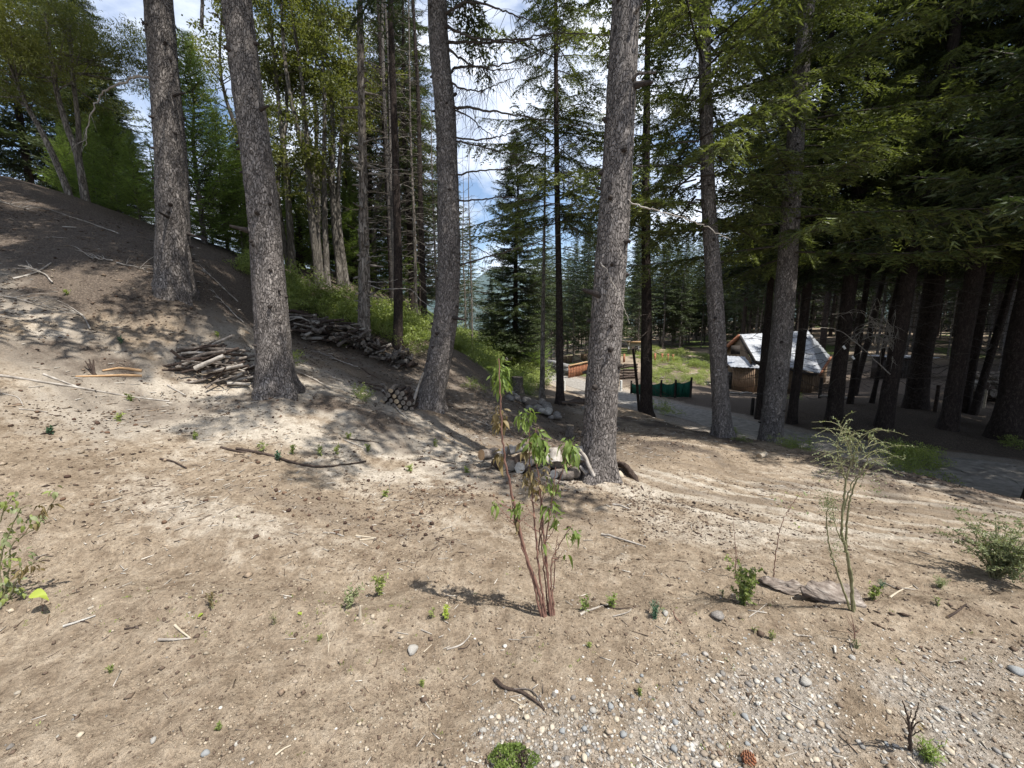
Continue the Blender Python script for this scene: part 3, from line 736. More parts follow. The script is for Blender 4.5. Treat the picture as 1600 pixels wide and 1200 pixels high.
# bare branches of the curved trunk (they reach right, over the gap of sky)
for i, (pp, yy, r0) in enumerate([
    ([(692, 24), (715, 10), (735, 2), (780, 14), (815, 28), (860, 45)], [7.2, 7.0, 6.8, 6.6, 6.3, 6.0], .022),
    ([(694, 37), (712, 48), (745, 60), (790, 62), (830, 58), (870, 52), (950, 55)], [7.2, 7, 6.9, 6.7, 6.5, 6.3, 6.0], .02),
    ([(696, 66), (740, 67), (790, 66), (840, 60), (880, 45)], [7.2, 7, 6.7, 6.4, 6.2], .018),
    ([(698, 74), (720, 92), (752, 104), (800, 98), (850, 80), (905, 50)], [7.2, 7.1, 6.9, 6.7, 6.4, 6.2], .016),
    ([(698, 116), (714, 106), (745, 104), (775, 110), (815, 106)], [7.2, 7.3, 7.4, 7.6, 7.8], .02),
    ([(699, 126), (720, 138), (748, 142), (775, 132), (803, 122)], [7.2, 7, 6.9, 6.8, 6.7], .014),
    ([(702, 168), (730, 168), (765, 174), (810, 180), (860, 192), (920, 198)], [7.2, 7, 6.8, 6.6, 6.4, 6.2], .019),
    ([(703, 170), (730, 180), (755, 202), (775, 215)], [7.2, 7.2, 7.2, 7.3], .012),
    ([(705, 214), (740, 218), (775, 214), (800, 208), (850, 196)], [7.2, 7.0, 6.8, 6.6, 6.5], .013),
    ([(706, 220), (740, 226), (775, 236), (800, 240), (850, 250)], [7.2, 7.0, 6.8, 6.6, 6.5], .013),
    ([(708, 276), (740, 268), (790, 262), (850, 240), (905, 215)], [7.2, 7.0, 6.9, 6.7, 6.5], .013),
    ([(708, 315), (750, 312), (790, 308), (850, 316), (920, 322)], [7.2, 7.0, 6.9, 6.7, 6.5], .012),
    ([(706, 368), (730, 380), (760, 395), (790, 410)], [7.2, 7.2, 7.3, 7.4], .010),
    ([(708, 418), (760, 402), (810, 388), (860, 372), (900, 355)], [7.2, 7.0, 6.8, 6.6, 6.4], .013)]):
    px_branch(t3, pp, yy, r0 * 1.35, .004, twigs=44 if i < 6 else 22, tl=.6 if i < 6 else .4, seed=50 + i)
px_branch(t4, [(975, 312), (1010, 325), (1040, 333), (1080, 344), (1110, 358), (1142, 375)], [4.5, 4.4, 4.35, 4.3, 4.25, 4.2], .010, .003, M_silver, seed=3, label='long pale bare branch pointing right')
px_branch(t4, [(986, 128), (998, 115), (1025, 113)], [4.5, 4.4, 4.35], .018, .012, M_bark, seed=4, wig=.005)
px_branch(t4, [(990, 25), (1000, 8), (1012, -12)], [4.5, 4.4, 4.35], .020, .012, M_bark, seed=5, wig=.005)
px_branch(t4, [(990, 42), (1005, 38), (1018, 13)], [4.5, 4.4, 4.4], .010, .007, M_bark, seed=6, wig=.005)
px_branch(t4, [(938, 410), (950, 425), (962, 450), (975, 480), (984, 506)], [4.42, 4.35, 4.32, 4.3, 4.3], .008, .003, M_silver, seed=7, twigs=5, tl=.12)
px_branch(t1, [(240, 122), (215, 120), (195, 128), (163, 142), (148, 165), (138, 195), (133, 228)], [6.4, 6.2, 6.2, 6.2, 6.2, 6.2, 6.2], .020, .005, M_silver, seed=8, twigs=8, tl=.4, label='bent pale branch hanging to the left')
px_branch(t1, [(238, 42), (228, 37), (221, 31)], [6.4, 6.3, 6.2], .014, .006, M_twigd, seed=9)
px_branch(t2, [(352, 40), (340, 25), (325, 18)], [5.5, 5.4, 5.3], .014, .005, M_twigd, seed=10)
px_branch(t2, [(360, -70), (335, -66), (318, -30), (316, 10), (315, 42)], [5.4, 5.2, 5.1, 5.1, 5.1], .016, .018, M_bark, seed=11, wig=.004, label='broken stub hanging straight down')
for i, (pp, yy) in enumerate([([(575, 402), (590, 400), (602, 398)], (9.9, 9.8, 9.7)), ([(575, 445), (600, 452), (640, 452), (660, 470), (700, 498)], (9.9, 9.6, 9.3, 9.1, 9.0)), ([(576, 440), (600, 441), (622, 436)], (9.9, 9.6, 9.5)),
                              ([(576, 265), (605, 264), (640, 266)], (9.9, 9.7, 9.6)), ([(576, 272), (600, 272), (630, 275)], (9.9, 9.7, 9.6)), ([(576, 358), (590, 358), (612, 358)], (9.9, 9.7, 9.6)), ([(575, 462), (602, 466)], (9.9, 9.7))]):
    px_branch(snag, pp, yy, .014, .004, M_silver, seed=70 + i, k=5)

# ================================================================ MIDDLE AND BACKGROUND TREES
def tree_trunk_mesh(H, r, bm, seed, lean=0):
    g2 = np.random.default_rng(seed)
    pts = [[0, 0, -.4], [0, 0, 0]] + [[g2.normal(0, .012) * z + lean * z, g2.normal(0, .012) * z, z] for z in np.linspace(H * .25, H, 4)]
    a, _, _ = trunk_acc(pts, [r, r, r * .85, r * .62, r * .36, r * .08], 12, 40, rough=.12, seed=seed, flare=.3)
    return a.mesh('trunk', [bm], smooth=True)
TM = {'dark': [tree_trunk_mesh(18, .24, M_barkd, s_) for s_ in (1, 2, 3)], 'grey': [tree_trunk_mesh(18, .13, M_bark, s_) for s_ in (4, 5)], 'pale': [tree_trunk_mesh(13, .10, M_barkp, s_) for s_ in (6, 7)]}
cnt = {}
def far_tree(x, y, crownk, trunk='dark', s=1.0, thick=1.0, dead=None, label='', group=None, name='conifer_tree', rz=None, tilt=0, dz=0.0, czoff=0.0, Y_low=True):
    z = h1(x, y) - dz
    k_ = cnt.get('n', 0); cnt['n'] = k_ + 1
    rz = random.uniform(0, 6.28) if rz is None else rz
    o = empty(name, label, 'tree', (x, y, z), group, rz, s)
    if tilt: o.rotation_euler = (0, tilt, 0)
    if crownk == 'tall_b' and not czoff and Y_low: czoff = 2.3
    link('trunk', TM[trunk][k_ % len(TM[trunk])], o, (0, 0, 0), 0, (thick, thick, {'fir': .71, 'young': .28, 'far_b': .88}.get(crownk, 1)))
    if crownk: link('crown', CM[crownk], o, (0, 0, czoff), random.uniform(0, 6.28))
    if dead:
        link('bare_branch', CM[dead], o, (0, 0, 0), random.uniform(0, 6.28))['kind'] = 'stuff'
    return o
def bx(px, Y): return (px - CX) / FP * (Y * cp + .3)      # about where a trunk base at that pixel column stands

# dark trunks right of the cabin and by the road, each placed from the photo
for (px, py, Y, wd, ck, dd, tilt, lab) in [
    (1186, 648, 12.8, 14, 'mid_a', 'dead_a', 0, 'dark trunk close behind the leaning grey conifer, before the cabin'),
    (1198, 640, 15.5, 10, 'mid_b', 'dead_b', 0, 'thin dark trunk between two others in front of the cabin roof'),
    (1237, 654, 12.0, 17, 'mid_a', 'dead_a', 0, 'straight dark trunk across the middle of the metal roof'),
    (1301, 658, 11.2, 28, 'tall_b', 'dead_a', 0, 'thick dark trunk at the right end of the cabin roof'),
    (1326, 646, 13.5, 11, 'mid_a', 'dead_b', .02, 'thin dark trunk just right of the thick one beside the cabin'),
    (1333, 628, 17, 11, 'mid_b', 'dead_b', .1, 'slim trunk tilting right, behind the pale dead spray of twigs'),
    (1360, 646, 13.5, 9, 'mid_b', None, .09, 'slim tilting trunk left of the thick trunk over the grey-green shrub'),
    (1380, 668, 10.4, 30, 'tall_b', 'dead_a', .03, 'thick dark trunk behind the wispy grey-green shrub'),
    (1421, 644, 13.6, 14, 'mid_b', 'dead_a', .02, 'dark trunk in front of the small dark shed'),
    (1481, 672, 9.9, 36, 'tall_a', 'dead_a', .02, 'thickest dark trunk, standing right of the green roadside bushes'),
    (1503, 652, 12.5, 22, 'mid_b', 'dead_b', .02, 'dark trunk half hidden behind the thickest one'),
    (1519, 655, 12.2, 16, 'mid_a', 'dead_b', .10, 'trunk leaning right in front of the big log pile'),
    (1563, 648, 12.8, 7, 'mid_b', 'dead_b', .03, 'very thin trunk before the big log pile'),
    (1590, 622, 15, 18, 'mid_a', 'dead_a', .02, 'trunk standing behind the big log pile near the frame edge'),
    (1655, 690, 8.8, 36, 'tall_b', 'dead_a', .02, 'thick trunk beyond the frame edge by the road')]:
    x = P(px, py, Y)[0]
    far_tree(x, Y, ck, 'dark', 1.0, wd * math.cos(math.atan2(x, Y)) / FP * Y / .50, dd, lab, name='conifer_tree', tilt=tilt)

# shading trees outside the frame on the right and behind it
for (x, y, ck, s) in [(7.9, 5.5, 'mid_a', .95), (12.5, 7.0, 'tall_a', 1.05), (11.2, 3.8, 'mid_a', .95), (14.5, 4.5, 'tall_a', 1.1), (16, 8.5, 'mid_b', 1.1), (15, .5, 'mid_a', 1.1), (18, 5.5, 'far_a', 1.1), (13.2, 10.2, 'tall_a', 1.0), (20, 10, 'far_a', 1.1), (19, 1, 'far_a', 1.1), (11.8, 9.2, 'mid_a', 1.0), (14.3, 8.0, 'tall_a', 1.0), (13.0, 12.6, 'tall_a', .95), (17, 3, 'tall_a', 1)]:
    far_tree(x, y, ck, 'dark', s, 1.2, None, 'big dark conifer of the wood right of the frame', 'conifers outside the frame on the right')
for (x, y, ck, s) in [(-5.7, 2.9, 'tall_a', 1.0), (-8.8, 3.6, 'tall_a', 1.0), (-11.5, 5.0, 'mid_a', 1.0)]:  # conifers out of view, added for their shade on the upper slope
    far_tree(x, y, ck, 'grey', s, 1.2, None, 'unseen grey conifer shading the slope from outside the left edge of the picture', 'conifers outside the left edge')

for i, (x, y) in enumerate([(random.uniform(1.42, 2.6) * yy, yy) for yy in np.linspace(11, 38, 20)]):
    far_tree(x, y, ['mid_a', 'mid_b', 'tall_a'][i % 3], 'dark', random.uniform(.95, 1.15), .9, None, 'big dark conifer of the wood right of the frame', 'conifers outside the frame on the right')
# the deep wood
pts = []
def poisson(n, gen, dmin, tries=4000):
    got = 0
    for _ in range(tries):
        if got >= n: break
        x, y, ok = gen()
        if not ok: continue
        if all((x - a) ** 2 + (y - b) ** 2 > dmin ** 2 for a, b in pts): pts.append((x, y)); got += 1; yield x, y
def gen_right():
    y = random.uniform(14.5, 70) ; px = random.uniform(1150, 1900); x = (px - 800) / 620 * y
    bad = (px < 1340 and y < 31) or (13 < x < 22.5 and 14 < y < 25) or (px < 1480 and y < 24 and px > 1380) or road_d(np.array([x]), np.array([y]))[0][0] < 3
    return x, y, not bad
for i, (x, y) in enumerate(poisson(172, gen_right, 1.5)):
    far_tree(x, y, random.choice(['far_a', 'mid_b', 'far_a', 'mid_a']), random.choice(['dark', 'grey', 'pale', 'grey', 'grey']), random.uniform(.9, 1.2), random.uniform(.5, .85) * (.6 if y < 30 else 1),
             random.choice(['dead_a', 'dead_b', 'dead_a']), 'straight tall conifer deep in the dark wood beyond the cabin and the log pile', 'conifers deep in the dark wood', czoff=1.2)
def gen_back():
    y = random.uniform(59, 84); px = random.uniform(985, 1180); x = (px - 800) / 620 * y
    return x, y, True
for x, y in poisson(40, gen_back, 1.9):
    far_tree(x, y, random.choice(['far_a', 'far_a', 'far_b']), random.choice(['grey', 'pale']), random.uniform(.95, 1.25), 1.0, 'dead_a', 'pale-trunked conifer in the forest edge behind the sunny clearing', 'conifers behind the clearing')
def gen_mid():
    y = random.uniform(44, 80); px = random.uniform(838, 1000); x = (px - 800) / 620 * y
    return x, y, road_d(np.array([x]), np.array([y]))[0][0] > 2.5
for x, y in poisson(37, gen_mid, 2.0):
    far_tree(x, y, random.choice(['far_b', 'far_a', 'far_b']), random.choice(['grey', 'pale']), random.uniform(.75, 1.1), 1, random.choice(['dead_a', 'dead_pale']), 'small far conifer where the road bends out of sight', 'conifers around the far bend of the road')

# the wood beyond: a far mass of trees closing the view
mass = Acc(); g3_ = np.random.default_rng(88)
cm_ = [crown(g3_, .6, 17, 2.6, 34, [bough(g3_, sec=.7, lsp=.3, ll=.55, lw=.28) for _ in range(2)], tall_prof) for _ in range(3)]
for i in range(520):
    Y = g3_.uniform(60, 112); px = g3_.uniform(960, 1950)
    if px < 1160 and Y < 80: continue
    x = (px - 800) / 620 * Y; z = h1(x, Y); s_ = g3_.uniform(.8, 1.15)
    if px < 1100: s_ *= .8
    mass.merge(cm_[i % 3], rotz(g3_.uniform(0, 6.28)) * s_, np.array([x, Y, z]))
    tube(mass, [[x, Y, z - .5], [x, Y, z + 15 * s_]], [.20, .05], 5, 1, cap=False)
o = link('far_wood', mass.mesh('far_wood', [M_fir, M_bark])); o['kind'] = 'stuff'
# dark conical fir by the road and its neighbours
far_tree(P(805, 578, 22)[0], 22, 'fir', 'dark', .96, .7, None, 'dark conical fir standing alone against the blue sky', rz=.3)
for (px, Y, ck, s, lab) in [(735, 30, 'far_b', .55, 'mid-green conifer behind the curved trunk, low on the skyline'), (712, 26, 'far_b', .62, 'green conifer right behind the curved trunk'), (768, 27, 'fir', .36, 'small dark fir left of the conical fir'),
                            (778, 34, 'fir', .42, 'little fir in the gap beside the conical fir'), (830, 33, 'fir', .62, 'fir right of the conical fir at the road'), (836, 26, 'young', .85, 'small bright fir at the road edge'),
                            (755, 42, 'far_b', .42, 'small far conifer on the skyline gap')]:
    far_tree((px - 800) / 620 * Y, Y, ck, 'grey', s, .8, None, lab)
for (px, Y, s) in [(738, 19, .8), (728, 21, .75), (684, 15, .7)]:
    far_tree((px - 800) / 620 * Y, Y, None, 'pale', s, .6, 'dead_pale', 'thin dead grey tree with bare twigs behind the curved trunk', 'thin dead trees behind the curved trunk', name='dead_tree')

# twiggy dead stand between the bleached tree and the curved trunk
def gen_tw():
    y = random.uniform(12, 22); px = random.uniform(585, 705); return (px - 800) / 620 * y, y, True
for i, (x, y) in enumerate(poisson(18, gen_tw, .8)):
    far_tree(x, y, [None, None, None, 'mid_b', None][i % 5], ['dark', 'pale', 'grey'][i % 3], random.uniform(.7, .95), random.uniform(.4, .75), ['dead_up', 'dead_pale', 'dead_a'][i % 3],
             'thin twiggy conifer in the crowded stand left of the curved trunk', 'thin conifers left of the curved trunk')
# left broadleaf group
for i, (px, Y, k_, s, rz) in enumerate([(515, 13.5, 0, .95, .5), (548, 14.5, 1, 1.0, 2.1), (470, 14, 1, .95, 3.3), (430, 16, 2, .9, 1.0), (590, 17, 2, .95, 4), (500, 18, 0, 1.0, 5.2), (395, 19, 1, .45, .2), (560, 20, 1, 1.05, 1.2), (640, 21, 2, .9, 2.2)]):
    x = (px - 800) / 620 * Y
    o = empty('broadleaf_tree', ['evergreen broadleaf with three pale twisting trunks behind the green bushes', 'double-trunked broadleaf beside the three-trunked one', 'forked broadleaf left of the three-trunked one', 'slim broadleaf just right of the leaning thick trunk',
              'slim broadleaf behind the bleached dead tree', 'tall broadleaf in the second row behind the three-trunked one', 'low broadleaf seen between the two thick trunks on the slope', 'tall broadleaf in the second row behind the dead tree', 'slender broadleaf behind the dark trunk'][i],
              'tree', (x, Y, h1(x, Y)), None, rz, s)
    link('trunk', BL[k_][0], o); link('crown', BL[k_][1], o)
for i, (px, Y, ck, s) in enumerate([(430, 17, 'fir', .42), (465, 18, 'far_b', .42), (500, 20, 'fir', .5), (535, 19, 'far_b', .45), (560, 22, 'fir', .5), (590, 19, 'far_b', .45), (615, 21, 'fir', .5), (640, 24, 'far_b', .55), (665, 22, 'fir', .45), (690, 26, 'far_b', .6), (450, 22, 'far_b', .55), (520, 25, 'fir', .6), (580, 26, 'far_b', .6), (480, 15.5, 'young', .75), (560, 16, 'young', .8), (405, 14, 'young', .8), (625, 17, 'young', .8)]):
    far_tree((px - 800) / 620 * Y, Y, ck, 'dark', s, .8, None, 'dark young conifer filling the shade behind the pale broadleaf trunks', 'dark young conifers behind the broadleaf trunks')
# young bright spruce and dark firs on the left
far_tree((338 - 800) / 620 * 10.4, 10.4, 'young', 'grey', .92, .5, None, 'young bright green spruce between the two thick trunks on the slope', rz=1)
far_tree((372 - 800) / 620 * 11.5, 11.5, 'young', 'grey', .7, .5, None, 'smaller bright young spruce beside the leaning thick trunk', rz=2)
for i, (px, Y, ck, s, lab) in enumerate([(195, 15, 'fir', .62, 'dark dense fir rising behind the crest, left of the highest thick trunk'), (150, 19, 'fir', .85, 'dark fir behind the pale leaning trunks'), (225, 15, 'fir', .40, 'dark fir just left of the highest thick trunk'), (300, 15, 'fir', .30, 'dark fir right of the highest thick trunk'),
                                     (90, 17, 'far_b', .7, 'dull green conifer on the crest'), (40, 16, 'far_b', .7, 'grey-green conifer at the top corner of the crest'), (-30, 14, 'mid_a', .7, 'conifer at the edge of the frame on the crest'), (10, 21, 'far_b', .8, 'farther conifer at the crest'),
                                     (350, 22, 'far_b', .34, 'conifer far behind the young spruce'), (270, 22, 'far_b', .36, 'conifer far behind the highest thick trunk')]):
    far_tree((px - 800) / 620 * Y, Y, ck, 'dark', s, .8, None, lab)
for i, (px, Y, s) in enumerate([(215, 11.6, .55), (245, 11.0, .42), (185, 12.3, .5), (395, 11.2, .55), (150, 12.5, .45)]):
    far_tree((px - 800) / 620 * Y, Y, 'young', 'pale', s, .45, None, ['small sparse conifer with a white stem on the crest', 'low conifer hugging the highest thick trunk', 'small conifer right of the forked pale trunk', 'young conifer behind the leaning thick trunk', 'low conifer at the foot of the forked pale trunk'][i])

# pale leaning trunks on the crest, through photo points
def crest_tree(pts_px, Y, w0, label, crownblobs=None):
    q = np.array([P(x, y, Y) for x, y in pts_px]); gz = h1(q[0][0], q[0][1]); q[0][2] = gz
    pts_ = np.vstack([q[0] - [0, 0, .4], q]); a = Acc(); c = catmull(pts_, 30)
    r = np.linspace(w0 / 2 / FP * Y, w0 / 7 / FP * Y, 30); r[:3] *= 1.4
    tube(a, c, r, 12, 0, wob=.05)
    root = empty('pale_tree', label, 'tree', tuple(q[0]))
    g2 = np.random.default_rng(int(pts_px[0][0])); blobs = []
    for i in range(20):
        u = g2.uniform(.62, 1); p0 = np.array([np.interp(u, np.linspace(0, 1, 30), c[:, j]) for j in range(3)])
        e = p0 + [g2.uniform(-1.3, 1.5), g2.uniform(-1, 1), g2.uniform(-.1, .9)]
        tube(a, catmull([p0, (p0 + e) / 2 + g2.normal(0, .1, 3), e], 6), np.linspace(.022, .004, 6), 4, 0, cap=False)
        blobs += [(e + g2.normal(0, .25, 3), g2.uniform(.25, .55)) for _ in range(3)]
    part('trunk', a, M_barkp, root, smooth=True)
    part('crown', clump_cloud(g2, blobs, 1300, .10, .017, .4), M_leaf, root)
crest_tree([(108, 304), (86, 250), (62, 200), (42, 165), (20, 110), (0, 40)], 10.2, 10, 'pale grey trunk leaning left on the crest of the slope')
crest_tree([(133, 303), (120, 240), (105, 200), (88, 140), (80, 90), (70, 20)], 10.4, 11, 'pale forked trunk on the crest, its left stem rising to dense foliage')
crest_tree([(130, 300), (124, 250), (122, 190), (115, 130), (112, 95), (105, 30)], 10.6, 9, 'straighter pale stem twinned with the forked one on the crest')

# shrubs: green band behind the stacked logs and along the road bank
def shrubs(n, gen, group, label, s=(.6, 1.2)):
    for i in range(n):
        x, y = gen(); link_ = link('shrub', BUSH[i % 4], None, (x, y, h1(x, y) - .05), random.uniform(0, 6.28), random.uniform(*s)); tag(link_, label, 'shrub', group)
def g1():
    px = random.uniform(448, 655); Y = random.uniform(10.6, 12.6); return (px - 800) / 620 * Y, Y
shrubs(52, g1, 'bushes behind the stacked logs', 'leafy bright green bush in the band behind the stacked logs', (.55, 1.25))
def g2_():
    px = random.uniform(700, 850); Y = random.uniform(13, 26); return (px - 800) / 620 * Y, Y
def g2r():
    while True:
        x, y = g2_()
        if road_d(np.array([x]), np.array([y]))[0][0] > 2.2: return x, y
shrubs(56, g2r, 'bushes on the bank left of the road', 'light green bush on the bank above the road, behind the curved trunk', (.7, 1.5))
def g3():
    px = random.uniform(380, 455); Y = random.uniform(9.6, 10.6); return (px - 800) / 620 * Y, Y
shrubs(10, g3, 'bushes behind the leaning trunk', 'green bush on the crest just behind the leaning thick trunk', (.6, 1.0))
def g4():
    px = random.uniform(1375, 1490); Y = random.uniform(6.6, 8.6); return (px - 800) / 620 * Y, Y
shrubs(11, g4, 'bushes between the dirt and the road', 'dark green bush in the shade beside the road', (.35, .75))
def g5():
    px = random.uniform(1000, 1160); Y = random.uniform(34, 58); return (px - 800) / 620 * Y, Y
shrubs(90, g5, 'low plants on the sunny clearing', 'low green bush on the sunny clearing', (.4, 1.4))
def g6():
    px = random.uniform(1020, 1110); Y = random.uniform(22, 32); return (px - 800) / 620 * Y, Y
shrubs(34, g6, 'weeds behind the green mesh', 'low weedy bush behind the green mesh fence', (.5, 1.0))
for (px, py, s_, lab) in [(1030, 640, .75, 'leafy bush in front of the green mesh fence'), (1048, 650, .6, 'small bush on the road edge below the mesh fence'), (1145, 678, .35, 'low green weeds at the foot of the slim conifer'), (1250, 700, .45, 'low green bush right of the leaning conifer foot'),
                          (1225, 697, .35, 'low weeds at the foot of the leaning conifer'), (1240, 625, .5, 'low leafy branch by the trunk before the metal roof'), (458, 568, .45, 'dark small bush right of the leaning thick trunk'), (565, 622, .4, 'low grey-green bush left of the small stack of round logs'),
                          (535, 540, .35, 'tiny bush at the foot of the big stacked logs'), (740, 610, .5, 'low bush on the bank right of the curved trunk'), (1160, 690, .25, 'tuft of weeds between the two conifers'), (1585, 700, .5, 'dim bush at the edge of the wood')]:
    q = G(px, py); tag(link('shrub', BUSH[int(px) % 4], None, tuple(q - [0, 0, .04]), px, s_), lab, 'shrub')

# ================================================================ WOOD, STONES
def log_acc(a, b, r, g2, k=9, bend=.03, endm=1, taper=.12, wob=.09, acc=None):
    a = np.asarray(a, float); b = np.asarray(b, float); Ln = np.linalg.norm(b - a)
    mid = (a + b) / 2 + g2.normal(0, bend * Ln, 3)
    c = catmull([a, mid, b], 7); ac = acc or Acc()
    return tube(ac, c, r * (1 - taper * np.linspace(0, 1, 7)), k, 0, cap=(endm,), wob=wob, seed=int(g2.integers(1e6)))
LG = np.random.default_rng(77)
def log_thing(name, a, b, r, label, cat, group=None, mats=None, k=9, bend=.03, smooth=False):
    return single(name, log_acc(a, b, r, LG, k, bend), mats or [M_logs, M_cut], label, cat, group, smooth=smooth)
M_end_grey = simple('grey_log_end', [(.3, (.07, .06, .05)), (.7, (.24, .21, .18))], 25, bump=.3)
M_orange = simple('fresh_orange_wood', [(.3, (.30, .18, .09)), (.7, (.46, .31, .18))], 9, stretch=(1, 1, 1), bump=.3)
M_rot = simple('dark_rotted_wood', [(.3, (.022, .015, .012)), (.6, (.07, .05, .04)), (.8, (.15, .115, .09))], 20, bump=.7, dist=.03)
M_rock = simple('pale_rock', [(.3, (.10, .09, .08)), (.55, (.24, .22, .20)), (.8, (.42, .39, .36))], 9, bump=.6)
M_rockw = simple('whitish_stone', [(.3, (.30, .28, .25)), (.7, (.50, .48, .44))], 30, bump=.6)
M_rockg = simple('grey_stone', [(.3, (.15, .155, .155)), (.8, (.32, .33, .33))], 20, bump=.2)
M_rockt = simple('tan_stone', [(.3, (.32, .27, .20)), (.8, (.52, .46, .37))], 20, bump=.2)

# brush pile of silvery sticks beside the leaning trunk
c0 = G(325, 588)
for i in range(84):
    u = LG.uniform(-1, 1); hgt_ = (1 - u * u) * .36
    x, y = c0[0] + .06 + u * .40, c0[1] + LG.uniform(-.18, .32)
    z = h1(x, y) + .03 + LG.uniform(0, 1) * hgt_
    an = R(LG.normal(18, 22)); ln = LG.uniform(.22, .62); dz = LG.normal(.16, .16)
    d = nrm([math.cos(an), math.sin(an) * .9, dz]) * ln / 2
    log_thing('stick', np.array([x, y, z]) - d, np.array([x, y, z]) + d, LG.uniform(.009, .028), 'silvery weathered stick in the loose brush pile left of the leaning trunk', 'stick', 'sticks in the brush pile',
              [[M_silver, M_end_grey], [M_rot, M_rot], [M_logs, M_end_grey], [M_rot, M_rot], [M_logs, M_rot]][i % 5], k=6, bend=.08)
log_thing('log', P(305, 576, 5.2), P(350, 556, 5.3), .032, 'thickest pale piece of wood lying across the brush pile', 'log', None, [M_silver, M_end_grey])

# long stacked woodpile behind the bleached dead tree
for i in range(190):
    px = LG.uniform(452, 648); base_y = 517 + (px - 452) * .17 + (18 if 520 < px < 600 else 0)
    if px > 600: base_y = 556 - (648 - px) * .1
    Y = LG.uniform(9.2, 10.0); X = (px - CX) / FP * (Y * cp + .2); gz = h1(X, Y)
    hh = .50 if 525 < px < 575 else (.32 if px < 525 else .26)
    z = gz + .05 + LG.uniform(0, 1) * hh
    an = R(90 + LG.normal(0, 30 if px < 600 else 20)) if px > 510 else R(LG.normal(20, 40))
    d = np.array([math.cos(an), math.sin(an), LG.normal(0, .12)]) * LG.uniform(.18, .38)
    log_thing('stacked_log', np.array([X, Y, z]) - d, np.array([X, Y, z]) + d, LG.uniform(.012, .050), 'weathered split log in the long woodpile on the slope behind the bleached dead tree', 'log', 'logs in the long woodpile',
              [[M_logs, M_end_grey], [M_rot, M_end_grey], [M_rot, M_rot], [M_silver, M_end_grey]][i % 4], k=6, bend=.09)
# small stack of round logs at the foot of the curved trunk
c1 = G(628, 640)
for r_ in range(4):
    for q in range(6 - r_):
        x = c1[0] - .30 + q * .095 + r_ * .047 + LG.normal(0, .008); y = c1[1] + .12 + LG.normal(0, .02)
        z = h1(x, y) * .5 + (c1[2] - (x - c1[0]) * .15) * .5 + .05 + r_ * .078
        log_thing('round_log', (x, y - .16, z), (x + LG.normal(0, .02), y + .3, z + .02), LG.uniform(.032, .046), 'round log in the small neat stack at the foot of the curved trunk', 'log', 'round logs stacked by the curved trunk', [M_rot, M_end_grey] if (q + r_) % 3 else [M_logs, M_cut], k=11)
for (x0, y0, x1, y1, r_) in [(590, 590, 565, 575, .012), (600, 605, 560, 596, .014), (595, 610, 575, 602, .016), (598, 612, 620, 630, .02)]:
    log_thing('stick', P(x0, y0, 6.9), P(x1, y1, 6.9), r_, 'thin dark stick sticking out beside the small round-log stack', 'stick', 'sticks by the round-log stack', [M_rot, M_end_grey], k=6)
single('root', tube(Acc(), catmull([G(598, 612) + [0, 0, .02], G(615, 632) + [0, 0, .02], G(625, 645) + [0, 0, .02], G(638, 655) + [0, 0, .01]], 20), np.linspace(.024, .008, 20), 7, 0, wob=.1), [M_silver], 'pale crooked root on the ground below the small round-log stack', 'root')
single('dead_branch', tube(Acc(), catmull([P(662, 582, 6.85), P(655, 600, 6.85), P(650, 615, 6.8), P(645, 632, 6.75)], 16), np.linspace(.016, .03, 16), 7, 0, wob=.1), [M_silver], 'white curved piece of branch leaning on the foot of the curved trunk', 'branch')

